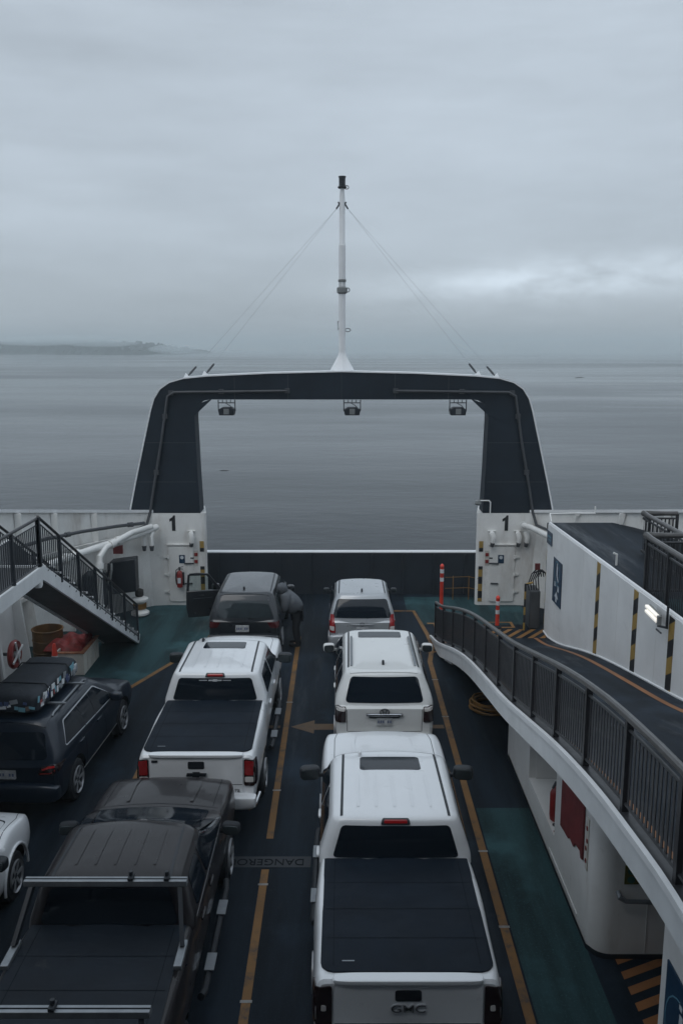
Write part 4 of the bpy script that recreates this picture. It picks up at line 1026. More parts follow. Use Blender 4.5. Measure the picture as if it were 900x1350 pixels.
    def mirror(s, x, y, z, m='black_plastic', sz=(.15, .09, .10)):
        for sg in (-1, 1):
            b = MB(); b.superell((sg * x, y, z), sz, .55, 20, 12, rotz=sg * -.12)
            b.tube([(sg * (x - sz[0] - .10), y + .06, z - .08), (sg * (x - sz[0] + .06), y + .02, z - .04)], .035, 8)
            o = b.build('side_mirror', m, s.T)
            b = MB(); b.superell((sg * x, y - sz[1] - .0, z), (sz[0] * .84, .012, sz[2] * .8), .5, 16, 8, rotz=sg * -.12); b.build('mirror_glass', 'glass_grey', o)
    def windows(s, quads, m='glass_dark', rad=.06, frame=None):
        for sg, mode in ((1, 'right'), (-1, 'left')):
            for q in quads:
                if frame:
                    cx = sum(p[0] for p in q) / 4; cz = sum(p[1] for p in q) / 4
                    q2 = [(p[0] + (.022 if p[0] > cx else -.022), p[1] + (.022 if p[1] > cz else -.022)) for p in q]
                    s.patch('window_frame', frame, mode, q2, .003, rad + .02, depth=.01)
                s.patch('side_window', m, mode, q, .007, rad)
    def plate(s, x, z, w=.30, hg=.15, off=.03):
        o = s.patch('license_plate', 'plate', 'rear', [(x - w / 2, z - hg / 2), (x + w / 2, z - hg / 2), (x + w / 2, z + hg / 2), (x - w / 2, z + hg / 2)], off, .012, depth=.03, nu=4, nv=2)
        y = s.hit('rear', x, z, off).y - .0025
        for k in range(6):
            if k == 3: continue
            xx = x - w * .38 + k * w * .152; b = MB(); b.box(xx - w * .045, xx + w * .045, y - .002, y, z - hg * .16, z + hg * .2); b.build('plate_mark', 'plate_mark', o)
    def antenna(s, x, y, m='black_plastic'):
        p = s.hit('top', x, y); b = MB(); b.prism([(y - .10, p.z - .01), (y + .10, p.z - .01), (y - .02, p.z + .075), (y - .07, p.z + .075)], YZ, x - .022, x + .022); b.build('antenna_fin', m, s.T, bevel=.01)
    def handles(s, pts, m):
        for sg in (1, -1):
            for y, z in pts:
                p = s.hit('right', y, z); b = MB(); b.superell((sg * (p.x + .025), y, z), (.022, .12, .025), .6, 14, 8); b.build('door_handle', m, s.T)
    def mouldings(s, x, y0, y1, m='black_plastic', wd=.035):
        for sg in (-1, 1):
            b = MB(); s.strip(b, 'top', [(sg * x[0], y0), (sg * x[1], y1)], wd, .004); b.build('roof_moulding', m, s.T)
    def seams(s, lines, wd=.009):
        for mode, pts in lines:
            for md in ((mode, 'left') if mode == 'right' else (mode,)):
                b = MB(); s.strip(b, md, pts, wd, .0025); b.build('panel_gap', 'seam', s.T, smooth=0)

def pickup(label, loc, paint, yfr, tail, trim, L=6.6, group=None, emblem=None, tonn='tonneau', sunroof=True, steps='aluminium', rear_detail=True, rotz=0):
    k = Car('pickup_truck', label, 'pickup truck', loc, rotz, group)
    k.rimm = 'alloy'
    st_ = [(.10, .955, .56, 1.33, .0), (.13, .975, .52, 1.365, .0), (.3, .99, .48, 1.385, .0), (1.0, 1.0, .46, 1.39, .0), (1.6, 1.015, .46, 1.39, .0), (2.25, .995, .46, 1.385, .0), (2.5, .985, .44, 1.36, 0), (4.7, .985, .44, 1.33, .0)] + ([(5.05, 1.0, .44, 1.325, .03), (5.5, 1.015, .44, 1.29, .06), (6.1, 1.005, .44, 1.225, .06), (6.4, .96, .46, 1.13, .05), (6.55, .88, .5, 1.0, .03), (6.62, .80, .56, .86, .01)] if rear_detail == 'dim' else
           [(5.05, 1.0, .44, 1.325, .03), (5.5, 1.015, .44, 1.305, .06), (6.1, 1.01, .44, 1.275, .06), (6.5, .985, .44, 1.235, .06), (6.66, .94, .46, 1.16, .05), (6.78, .87, .5, 1.02, .03), (6.84, .80, .56, .86, .01)])
    k.shell(paint, st_, dict(lv=[(1.28, .972, 2.36, 5.12), (1.36, .968, 2.38, 5.0), (1.5, .93, 2.415, 4.72 + (yfr - 4.4) * .5), (1.66, .88, 2.45, 4.5 + (yfr - 4.4) * .85), (1.80, .83, 2.49, yfr), (1.835, .815, 2.5, yfr - .03)], rc=.14, bow=(.03, .14), crown=.035), (1.45, 5.4), .40)
    # glass
    k.patch('rear_window', 'glass_dark', 'rear', [(-.80, 1.40), (.80, 1.40), (.685, 1.80), (-.685, 1.80)], .006, .05, nu=20)
    k.patch('windshield', 'glass_dark', 'front', [(.80, 1.38), (-.80, 1.38), (-.66, 1.80), (.66, 1.80)], .006, .05, nu=20)
    my_ = (2.75 + yfr) / 2 + .15
    k.windows([[(2.72, 1.40), (my_ - .05, 1.39), (my_ - .12, 1.76), (2.80, 1.75)], [(my_ + .03, 1.39), (4.86, 1.37), (yfr - .02, 1.76), (my_ - .04, 1.76)]], rad=.05)
    if sunroof: k.patch('sunroof', 'glass_dark', 'top', [(-.43, 3.78), (.43, 3.78), (.42, 4.22), (-.42, 4.22)], .006, .06)
    k.mouldings((.685, .66), 2.56, yfr - .10)
    b = MB()
    for x in (-.46, -.23, 0, .23, .46): k.strip(b, 'top', [(x * 1.02, 2.75), (x, (3.68 if sunroof else yfr - .25))], .03, .007)
    b.build('roof_rib', paint, k.T)
    # brake light on the roof edge
    k.patch('brake_light_housing', 'black_plastic', 'rear', [(-.19, 1.815), (.19, 1.815), (.17, 1.882), (-.17, 1.882)], .012, .02, depth=.03)
    bl = k.patch('brake_light', 'red_lens' if tail != 'none' else 'dark_lens', 'rear', [(-.15, 1.835), (.15, 1.835), (.14, 1.872), (-.14, 1.872)], .018, .012, depth=.02)
    # bed cover
    k.patch('tonneau_cover', tonn, 'top', [(-.90, .21), (.90, .21), (.895, 2.36), (-.895, 2.36)], .022, .13, depth=.03, square_end=True, nu=20, nv=16)
    b = MB()
    for y in (.74, 1.27, 1.80):
        k.strip(b, 'top', [(-.86, y), (.86, y)], .009, .0245)
    for sg in (-1, 1): k.strip(b, 'top', [(sg * .77, .3), (sg * .77, 2.3)], .008, .0245)
    b.build('cover_seam', 'seam', k.T, smooth=0)
    if rear_detail:
        b = MB(); k.strip(b, 'top', [(-.68, .36), (-.55, .36)], .018, .026); b.build('cover_tag', 'aluminium', k.T)
        # tailgate
        tg = k.patch('tailgate', paint, 'rear', [(-.765, .70), (.765, .70), (.765, 1.345), (-.765, 1.345)], .02, .03, depth=.03, nu=16)
        b = MB(); b.superell((0, .125, 1.372), (.78, .075, .03), .35, 24, 10); b.build('tailgate_lip', paint, tg)
        k.patch('handle', 'black_plastic', 'rear', [(-.135, 1.14), (.135, 1.14), (.135, 1.27), (-.135, 1.27)], .026, .025, tg, .02)
        b = MB(); yy = k.hit('rear', 0, 1.02).y - .024
        if emblem == 'letters':
            b.text('GMC', .15, lambda u, w_, d: (u * 1.10, yy - d - .004, 1.055 + w_ * .86), .005, 0, .004); em = b.build('emblem', 'bright_trim', tg)
            b = MB(); b.text('GMC', .15, lambda u, w_, d: (u * 1.10, yy - d - .006, 1.051 + w_ * .82), .009, 0, -.001); b.build('letter_face', 'conduit', em)
            b = MB(); b.text('SIERRA', .075, lambda u, w_, d: (-.53 + u * 1.25, yy - .002 - d, .775 + w_), .003); b.text('DENALI', .075, lambda u, w_, d: (.53 + u * 1.05, yy - .002 - d, .775 + w_), .003); b.build('badge_lettering', 'aluminium', tg)
        elif emblem == 'bowtie':
            bt = [(-.16, -.028), (-.06, -.028), (-.055, -.05), (.045, -.05), (.05, -.028), (.15, -.028), (.165, .028), (.06, .028), (.055, .05), (-.045, .05), (-.05, .028), (-.145, .028)]
            b.prism([(u * 1.05, 1.045 + w_ * .95) for u, w_ in bt], XZ, yy - .02, yy - .001); b.build('emblem', 'black_plastic', tg)
            b = MB(); b.prism([(-.06, 1.088), (.055, 1.088), (.055, 1.098), (-.06, 1.098)], XZ, yy - .022, yy - .001); b.build('emblem_edge', 'chrome', tg)
            b = MB(); b.box(-.73, -.63, yy - .006, yy - .001, 1.255, 1.295); b.build('badge', 'black_plastic', tg)
            b = MB(); b.text('LTZ', .06, lambda u, w_, d: (.65 + u * 1.2, yy - .002 - d, .755 + w_), .003); b.build('badge_lettering', 'conduit', tg)
            b = MB(); y2 = k.hit('rear', 0, 1.76).y - .012
            b.prism([(u * .8, 1.765 + w_ * .45) for u, w_ in bt], XZ, y2 - .004, y2 - .001); b.box(-.30, -.15, y2 - .003, y2 - .001, 1.76, 1.772); b.box(.15, .30, y2 - .003, y2 - .001, 1.76, 1.772); b.build('window_decal', 'reflective', k.T)
        b = MB(); k.strip(b, 'rear', [(-.755, .865), (.755, .865)], .01, .0215); b.build('crease', 'seam', tg, smooth=0)
        # taillights wrap the corners
        for sg, mode in ((1, 'right'), (-1, 'left')):
            b = MB()
            k.patch('', None, 'rear', [(sg * .785, .84), (sg * .955, .84), (sg * .945, 1.29), (sg * .785, 1.31)], .016, .03, mb=b, depth=.02, nu=6)
            k.patch('', None, mode, [(.105, .86), (.22, .88), (.30, 1.27), (.105, 1.29)], .014, .02, mb=b, depth=.02, nu=6)
            tl = b.build('taillight', 'dark_lens', k.T)
            if tail == 'red':
                k.patch('red_lens', 'red_lens', 'rear', [(sg * .80, 1.03), (sg * .94, 1.03), (sg * .935, 1.27), (sg * .80, 1.29)], .024, .02, tl, .02, nu=4)
                k.patch('reverse_lamp', 'clear_lens', 'rear', [(sg * .80, .91), (sg * .94, .91), (sg * .94, 1.0), (sg * .80, 1.0)], .024, .015, tl, .02, nu=4)
            else:
                k.patch('reverse_lamp', 'clear_lens', 'rear', [(sg * .845, 1.02), (sg * .90, 1.02), (sg * .895, 1.09), (sg * .845, 1.08)], .024, .015, tl, .02, nu=4)
        b = MB(); b.superell((0, .04, .60), (.99, .13, .115), .32, 36, 12); bp = b.build('bumper', trim, k.T)
        b = MB(); b.superell((0, -.0, .718), (.34, .10, .012), .3, 20, 8); b.build('step_pad', 'black_plastic', bp)
        b = MB(); b.tube([(.2, .0, .46), (.85, .02, .46), (.96, .2, .47), (1.0, .5, .5)], .03, 8); b.build('chrome_lip', 'chrome', bp)
        b = MB(); b.box(-.16, .16, -.10, -.092, .54, .68); b.build('license_plate', 'plate', k.T)
    k.mirror(*((1.17, 4.83, 1.36, 'black_plastic', (.155, .085, .11)) if rear_detail != 'dim' else (1.14, 4.6, 1.33, 'rubber', (.13, .075, .085))))
    k.handles([(2.95, 1.14), (my_ + .22, 1.14)], paint)
    for sg in (-1, 1):
        b = MB(); b.tube([(sg * 1.03, 2.4, .42), (sg * 1.05, 2.55, .38), (sg * 1.05, 4.6, .38), (sg * 1.03, 4.75, .42)], .045, 10); sb = b.build('side_step', 'black_plastic', k.T)
        for y in ((3.0, 4.1) if steps else ()):
            b = MB(); b.box(sg * 1.05 - .05, sg * 1.05 + .07, y - .16, y + .16, .426, .44); b.build('step_pad', steps, sb)
    k.seams([('right', [(2.42, 1.30), (2.42, .55)]), ('right', [(my_ - .03, 1.36), (my_ - .03, .55)]), ('right', [(4.75, 1.30), (4.72, .55)]), ('right', [(2.44, .62), (4.72, .6)]),
             ('top', [(-.88, 5.16), (-.45, 5.2), (0, 5.22), (.45, 5.2), (.88, 5.16)]), ('top', [(-.80, 5.2), (-.80, 6.2), (-.76, 6.5)]), ('top', [(.80, 5.2), (.80, 6.2), (.76, 6.5)])])
    for sg in (-1, 1):
        b = MB(); k.strip(b, 'top', [(sg * .47, 5.3), (sg * .50, 5.9), (sg * .46, 6.35)], .05, .012); b.build('hood_crease', paint, k.T)
    for sg in (-1, 1):
        k.patch('headlight', 'clear_lens', 'front', [(sg * .72, .93), (sg * .90, .93), (sg * .88, 1.08), (sg * .70, 1.06)], .01, .03)
    k.patch('grille', 'black_plastic', 'front', [(-.6, .72), (.6, .72), (.62, 1.02), (-.62, 1.02)], .012, .05)
    return k

k = pickup('white pickup with smoked taillights and dark bed cover nearest the viewer', (.71, 8.32, 0), 'white_paint', 4.45, 'smoked', 'white_paint', emblem='letters', group='white pickup trucks')
k.antenna(-.42, 4.32, 'white_paint'); k.T.scale = (1.035, 1, 1)
k = pickup('white pickup with red taillights and dark bed cover behind the black SUV', (-2.39, 13.62, 0), 'white_paint', 4.45, 'red', 'white_paint', emblem='bowtie', group='white pickup trucks')
k.antenna(-.50, 4.34)
GR = pickup('dark grey pickup with aluminium load bars at the lower left', (-2.69, 6.95, 0), 'grey_paint', 3.78, 'none', 'black_plastic', tonn='tonneau_dark', sunroof=False, rear_detail='dim')
k = GR
# chrome belt strip
for sg, mode in ((1, 'right'), (-1, 'left')):
    b = MB(); k.strip(b, mode, [(2.6, 1.345), (4.7, 1.34)], .022, .008); b.build('belt_strip', 'bright_trim', k.T)
# load bars on the bed
def load_bar(y, z, label, yfoot):
    T = thing('load_bar', label, 'load bar', (-2.69, y, z), group='aluminium load bars on the grey pickup')
    X0 = -2.69
    b = MB(); b.box(X0 - .93, X0 + .93, y - .05, y + .05, z - .035, z + .035); o = b.build('crossbar', 'aluminium', T, bevel=.008)
    b = MB(); b.box(X0 - .93, X0 + .93, y - .008, y + .008, z + .0355, z + .038); b.build('slot', 'seam', o)
    for sg in (-1, 1):
        b = MB(); b.bar((X0 + sg * .84, y, z - .04), (X0 + sg * .93, yfoot, 1.46), .05, .07); b.build('upright', 'black_metal', T)
        b = MB(); b.box(X0 + sg * .93 - .045, X0 + sg * .93 + .045, yfoot - .32, yfoot + .12, 1.402, 1.46); b.build('rail_foot', 'aluminium', T, bevel=.01)
    return T
load_bar(9.28, 1.97, 'aluminium load bar just behind the cab of the grey pickup', 8.85)
load_bar(7.27, 1.95, 'aluminium load bar at the tail of the grey pickup bed', 6.95)
for x, y, lb in ((-2.4, 9.28, 'small black clamp near the middle of the front load bar'), (-1.99, 9.28, 'small black clamp near the inboard end of the front load bar'), (-2.66, 7.27, 'small black clamp on the rear load bar')):
    T = thing('bar_clamp', lb, 'clamp', (x, y, 1.99), group='black clamps on the load bars')
    z = 1.97 if y > 8 else 1.95
    b = MB(); b.box(x - .03, x + .03, y - .06, y + .06, z + .039, z + .08); b.build('clamp_body', 'black_plastic', T, bevel=.008)
    b = MB(); b.lathe([(.022, 0), (.026, .02), (.022, .05)], (x, y, z + .081), n=10); b.build('knob', 'black_plastic', T)

def suv(label, loc, paint, L, hw, belt, roof, cab, rot=0, wheels=(.95, 3.6), group=None, cat='SUV', name='suv', hoodz=1.05, cowl=3.3, wr=.37, wins=None, frame=None, rearw=None, glass='glass_dark', rw=None, wsh=True):
    k = Car(name, label, cat, loc, rot, group)
    st_ = [(.05, hw * .90, .40, belt - .05, 0), (.09, hw * .955, .36, belt - .005, 0), (.22, hw * .985, .32, belt, 0), (.9, hw, .30, belt, 0), (cowl - .5, hw, .30, belt - .01, 0), (cowl, hw * .995, .30, belt - .02, .02), (cowl + .3, hw, .30, hoodz + .03, .05),
           (L - .5, hw * .985, .32, hoodz - .06, .05), (L - .2, hw * .93, .34, hoodz - .16, .04), (L - .06, hw * .84, .38, hoodz - .3, .02), (L, hw * .74, .44, hoodz - .42, 0)]
    k.shell(paint, st_, cab, wheels, wr, cabname='cabin')
    if rw: k.patch('rear_window', glass, 'rear', rw, .007, .07, nu=20)
    z0, z1 = belt + .04, roof - .1
    if wsh: k.patch('windshield', 'glass_dark', 'front', [(hw * .80, belt + .04), (-hw * .80, belt + .04), (-hw * .66, roof - .11), (hw * .66, roof - .11)], .006, .05, nu=18)
    if wins: k.windows(wins, glass, .05, frame)
    b = MB(); b.superell((0, .07, .55), (hw * .985, .15, .17), .38, 36, 12); k.bumper = b.build('bumper', paint, k.T)
    for sg in (-1, 1): k.patch('headlight', 'clear_lens', 'front', [(sg * hw * .60, hoodz - .33), (sg * hw * .80, hoodz - .33), (sg * hw * .80, hoodz - .2), (sg * hw * .60, hoodz - .2)], .01, .03)
    k.patch('grille', 'black_plastic', 'front', [(-.45, hoodz - .42), (.45, hoodz - .42), (.48, hoodz - .24), (-.48, hoodz - .24)], .012, .04)
    return k

# ---- white off-road SUV in the middle of the right lane
RF = 1.79
k = suv('white SUV with roof rails and sunroof ahead of the white pickup', (.82, 16.0, 0), 'pearl_paint', 4.78, .955, 1.24, RF,
        dict(lv=[(1.18, .945, .12, 3.85), (1.26, .94, .15, 3.72), (1.45, .88, .24, 3.46), (1.62, .81, .33, 3.2), (1.71, .775, .38, 3.06), (1.735, .76, .39, 3.03)], rc=.17, bow=(.05, .13), crown=.025),
        hoodz=1.18, cowl=3.85, wheels=(1.0, 3.78), wr=.39,
        wins=[[(.52, 1.31), (1.30, 1.29), (1.25, 1.66), (.66, 1.64)], [(1.38, 1.29), (2.25, 1.28), (2.16, 1.67), (1.34, 1.66)], [(2.33, 1.28), (3.5, 1.27), (3.05, 1.66), (2.24, 1.67)]],
        rw=[(-.75, 1.285), (.75, 1.285), (.645, 1.725), (-.645, 1.725)])
k.patch('roof_spoiler', 'pearl_paint', 'top', [(-.66, .40), (.66, .40), (.66, .62), (-.66, .62)], .016, .05, depth=.03)
k.patch('sunroof', 'glass_dark', 'top', [(-.46, 2.42), (.46, 2.42), (.46, 2.84), (-.46, 2.84)], .006, .06)
k.mouldings((.685, .665), .68, 2.9)
for sg in (-1, 1):
    b = MB(); z = [k.hit('top', sg * .62, y).z for y in (.72, 1.6, 2.5)]
    b.tube([(sg * .625, .72, z[0]), (sg * .625, .80, z[0] + .045), (sg * .62, 1.6, z[1] + .05), (sg * .61, 2.36, z[2] + .05), (sg * .61, 2.46, z[2])], .022, 8); b.build('roof_rail', 'aluminium', k.T)
k.antenna(.0, .85)
k.mirror(1.10, 3.22, 1.32, 'pearl_paint', (.13, .08, .095))
k.handles([(1.55, 1.08), (2.55, 1.08)], 'pearl_paint')
k.plate(0, .945)
b = MB(); b.superell((0, .03, 1.085), (.36, .045, .028), .4, 28, 8); b.build('chrome_bar', 'chrome', k.T)
b = MB(); b.superell((0, .045, 1.035), (.30, .02, .028), .4, 20, 8); b.build('handle_recess', 'black_plastic', k.T)
b = MB(); b.tube([(.085 * math.cos(a), .005, 1.145 + .062 * math.sin(a)) for a in np.linspace(0, 2 * PI, 25)[:-1]], .012, 8, 0, True)
b.tube([(.05 * math.cos(a), .005, 1.173 + .024 * math.sin(a)) for a in np.linspace(0, 2 * PI, 17)[:-1]], .008, 6, 0, True)
b.tube([(.028 * math.cos(a), .005, 1.145 + .058 * math.sin(a)) for a in np.linspace(0, 2 * PI, 17)[:-1]], .008, 6, 0, True); b.build('emblem', 'conduit', k.T)
for sg, mode in ((1, 'right'), (-1, 'left')):
    b = MB(); k.patch('', None, 'rear', [(sg * .735, .93), (sg * .925, .93), (sg * .925, 1.22), (sg * .735, 1.23)], .02, .03, mb=b, nu=6, depth=.03)
    k.patch('', None, mode, [(.11, .92), (.24, .94), (.30, 1.17), (.11, 1.18)], .012, .02, mb=b, nu=6, depth=.02); tl = b.build('taillight', 'dark_lens', k.T)
    k.patch('clear_lens', 'clear_lens', 'rear', [(sg * .75, 1.15), (sg * .915, 1.15), (sg * .915, 1.21), (sg * .75, 1.215)], .027, .02, tl, nu=5)
k.seams([('rear', [(-.71, .74), (-.72, 1.24)]), ('rear', [(.71, .74), (.72, 1.24)]), ('rear', [(-.70, .74), (.70, .74)]), ('right', [(1.34, 1.26), (1.30, .5)]), ('right', [(2.29, 1.26), (2.29, .5)])], .01)

# ---- small silver SUV by the bow
k = suv('small silver SUV with red taillights nearest the bow door', (.53, 21.95, 0), 'silver_paint', 4.25, .86, 1.06, 1.67,
        dict(lv=[(1.0, .85, .10, 3.25), (1.08, .845, .13, 3.1), (1.3, .79, .20, 2.7), (1.5, .72, .30, 2.25), (1.6, .68, .36, 1.98), (1.615, .67, .37, 1.94)], rc=.16, bow=(.06, .14), crown=.03),
        hoodz=1.0, cowl=3.3, wheels=(.82, 3.35), wr=.34,
        wins=[[(.5, 1.13), (1.15, 1.12), (1.12, 1.53), (.66, 1.52)], [(1.22, 1.12), (1.95, 1.11), (1.80, 1.54), (1.2, 1.53)], [(2.02, 1.11), (2.80, 1.10), (2.15, 1.51), (1.88, 1.53)]],
        rw=[(-.76, 1.12), (.76, 1.12), (.63, 1.57), (-.63, 1.57)])
k.mouldings((.60, .585), .5, 1.85)
k.antenna(0, .62)
k.mirror(.96, 2.85, 1.10, 'black_plastic', (.085, .06, .07))
k.plate(0, .82)
b = MB(); b.superell((0, .04, .965), (.30, .03, .018), .4, 24, 8); b.build('chrome_bar', 'silver_paint', k.T)
b = MB(); b.tube([(.055 * math.cos(a), .02, .975 + .042 * math.sin(a)) for a in np.linspace(0, 2 * PI, 21)[:-1]], .008, 6, 0, True); b.build('emblem', 'conduit', k.T)
for sg, mode in ((1, 'right'), (-1, 'left')):
    b = MB(); k.patch('', None, 'rear', [(sg * .68, .74), (sg * .83, .76), (sg * .80, 1.20), (sg * .72, 1.20)], .018, .03, mb=b, nu=6, depth=.03)
    k.patch('', None, mode, [(.11, .82), (.22, .85), (.28, 1.03), (.11, 1.03)], .012, .02, mb=b, nu=6, depth=.02); tl = b.build('taillight', 'red_lens', k.T)
    k.patch('reverse_lamp', 'clear_lens', 'rear', [(sg * .71, .80), (sg * .815, .82), (sg * .815, .92), (sg * .71, .92)], .025, .02, tl, nu=5)
k.seams([('rear', [(-.69, .66), (-.69, 1.06)]), ('rear', [(.69, .66), (.69, 1.06)])], .01)

# ---- black SUV with its door open
k = suv('black SUV with its driver door open beside the white pillar', (-2.5, 21.95, 0), 'black_paint', 4.7, .925, 1.08, 1.69,
        dict(lv=[(1.02, .915, .10, 3.6), (1.1, .91, .13, 3.45), (1.3, .85, .20, 3.15), (1.5, .78, .29, 2.85), (1.62, .735, .36, 2.65), (1.635, .725, .37, 2.62)], rc=.17, bow=(.06, .14), crown=.03),
        hoodz=1.05, cowl=3.4, wheels=(.95, 3.7), wr=.37,
        wins=[[(.5, 1.15), (1.3, 1.14), (1.26, 1.55), (.7, 1.54)], [(1.38, 1.14), (2.25, 1.13), (2.16, 1.56), (1.35, 1.55)]],
        rw=[(-.72, 1.13), (.72, 1.13), (.62, 1.54), (-.62, 1.54)], glass='glass_grey')
k.patch('roof_spoiler', 'black_paint', 'top', [(-.64, .36), (.64, .36), (.64, .60), (-.64, .60)], .014, .05, depth=.03)
k.mouldings((.655, .63), .62, 2.5)
k.antenna(-.05, .75)
k.plate(-.04, .86, .34, .17)
for sg, mode in ((1, 'right'), (-1, 'left')):
    b = MB(); k.patch('', None, 'rear', [(sg * .68, .88), (sg * .885, .88), (sg * .885, 1.03), (sg * .60, 1.03)], .018, .03, mb=b, nu=6, depth=.03)
    k.patch('', None, mode, [(.11, .9), (.25, .93), (.3, 1.02), (.11, 1.03)], .012, .02, mb=b, nu=6, depth=.02); b.build('taillight', 'dark_red_lens', k.T)
k.patch('windshield_side', 'glass_grey', 'right', [(2.33, 1.13), (3.2, 1.12), (2.75, 1.54), (2.25, 1.56)], .007, .05)
b = MB(); b.superell((1.04, 2.95, 1.14), (.11, .08, .09), .55, 20, 12); b.tube([(.88, 3.0, 1.07), (.98, 2.97, 1.1)], .03, 8); b.build('side_mirror', 'black_paint', k.T)
k.patch('door_dark_patch', 'rubber', 'left', [(2.05, .42), (3.02, .45), (2.66, 1.54), (2.02, 1.56)], .004, .06, nu=10)  # flat dark patch painted for the dim interior; the body has no hole
# open front left door
dm = MB(); hx, hy = -.925, 3.02; ang = R(78)
dirx = Vector((-math.sin(ang), -math.cos(ang), 0)); dn = Vector((dirx.y, -dirx.x, 0))
def dp(u, z, t_): p = Vector((hx, hy, 0)) + dirx * u + dn * t_; return (p.x, p.y, z)
dm.prism([(0, .32), (1.0, .30), (1.05, .6), (1.04, 1.08), (0, 1.08)], dp, -.05, .05); door = dm.build('open_door', 'black_paint', k.T, bevel=.02)
dm = MB()
for q in ([(0.02, 1.08), (.12, 1.08), (.46, 1.52), (.40, 1.57)], [(.40, 1.57), (.46, 1.52), (.96, 1.53), (.93, 1.59), (.70, 1.60)], [(.96, 1.08), (1.04, 1.08), (.98, 1.56), (.92, 1.56)]): dm.prism(q, dp, -.03, .03)
dm.build('window_frame', 'black_paint', door)
def clear_glass():
    m, nt, b = base_mat('clear_glass'); b.inputs['Transmission Weight'].default_value = 1; b.inputs['Base Color'].default_value = (.55, .62, .62, 1); b.inputs['Roughness'].default_value = .02; b.inputs['IOR'].default_value = 1.02; b.inputs['Specular IOR Level'].default_value = .8
    return m
M['clear_glass'] = clear_glass()
dm = MB(); dm.prism([(.13, 1.085), (.955, 1.085), (.92, 1.525), (.48, 1.525)], dp, -.003, .003); dm.build('door_glass', 'clear_glass', door)
dm = MB(); dm.prism([(.3, .82), (.85, .80), (.85, .86), (.3, .88)], dp, -.09, -.052); dm.build('armrest', 'black_plastic', door)
dm = MB(); dm.prism([(.55, .95), (.75, .95), (.75, .965), (.55, .965)], dp, -.075, -.052); dm.build('door_pull', 'chrome', door)
dm = MB(); p = Vector(dp(.18, 1.14, .14)); dm.superell(p, (.11, .08, .085), .55, 16, 10, rotz=.3); dm.tube([dp(.16, 1.08, .03), dp(.18, 1.1, .1)], .03, 6); dm.build('side_mirror', 'black_paint', door)

# ---- dark blue SUV with the roof bag
k = suv('dark blue SUV carrying a stickered roof bag beside the staircase', (-5.68, 14.02, 0), 'blue_paint', 4.6, .93, 1.06, 1.68,
        dict(lv=[(1.0, .92, .08, 3.5), (1.08, .915, .11, 3.35), (1.3, .85, .20, 3.05), (1.5, .77, .30, 2.75), (1.61, .725, .36, 2.55), (1.625, .715, .37, 2.52)], rc=.18, bow=(.07, .14), crown=.03), rot=R(-3.5),
        hoodz=1.03, cowl=3.3, wheels=(.9, 3.6), wr=.37,
        wins=[[(.52, 1.20), (3.05, 1.10), (2.32, 1.55), (.78, 1.53)]], frame='bright_trim',
        rw=[(-.72, 1.12), (.72, 1.12), (.62, 1.53), (-.62, 1.53)])
k.patch('roof_spoiler', 'blue_paint', 'top', [(-.64, .33), (.64, .33), (.64, .58), (-.64, .58)], .014, .05, depth=.03)
for sg, mode in ((1, 'right'), (-1, 'left')):
    b = MB()
    k.strip(b, mode, [(1.45, 1.14), (1.42, 1.54)], .03, .009); k.strip(b, mode, [(2.0, 1.12), (1.98, 1.55)], .02, .009); b.build('door_pillar', 'black_plastic', k.T)
    b = MB(); z = [k.hit('top', sg * .63, y).z for y in (.6, 1.4, 2.3)]
    b.tube([(sg * .64, .6, z[0]), (sg * .64, .68, z[0] + .04), (sg * .635, 1.4, z[1] + .045), (sg * .62, 2.2, z[2] + .045), (sg * .62, 2.3, z[2])], .02, 8); b.build('roof_rail', 'aluminium', k.T)
    b = MB(); k.strip(b, mode, [(1.15, .42), (3.2, .42)], .03, .012); b.build('sill_strip', 'bright_trim', k.T)
    b = MB(); k.patch('', None, 'rear', [(sg * .55, .86), (sg * .86, .88), (sg * .87, 1.04), (sg * .62, 1.02)], .018, .04, mb=b, nu=6, depth=.03)
    k.patch('', None, mode, [(.11, .9), (.28, .95), (.36, 1.03), (.11, 1.04)], .012, .02, mb=b, nu=6, depth=.02); tl = b.build('taillight', 'dark_lens', k.T)
    b = MB(); k.strip(b, 'rear', [(sg * .64, .965), (sg * .75, 1.005), (sg * .84, 1.01)], .03, .024); k.strip(b, 'rear', [(sg * .60, .895), (sg * .78, .905), (sg * .845, .95)], .012, .024); b.build('light_strip', 'glow_red', tl)
    b = MB(); b.superell((sg * 1.04, 2.85, 1.15), (.12, .08, .085), .55, 18, 10); b.tube([(sg * .87, 2.9, 1.08), (sg * .98, 2.88, 1.1)], .03, 6); b.build('side_mirror', 'blue_paint', k.T)
for y in (1.0, 1.95):
    b = MB(); z = k.hit('top', .6, y).z + .07; b.box(-.74, .74, y - .03, y + .03, z - .012, z + .012); b.build('crossbar', 'aluminium', k.T)
k.plate(0, .86, .36, .15)
k.handles([(1.2, .98), (2.15, .98)], 'blue_paint')
k.seams([('right', [(1.4, 1.06), (1.4, .5)]), ('right', [(2.45, 1.05), (2.5, .5)]), ('rear', [(-.6, .7), (.6, .7)])], .01)
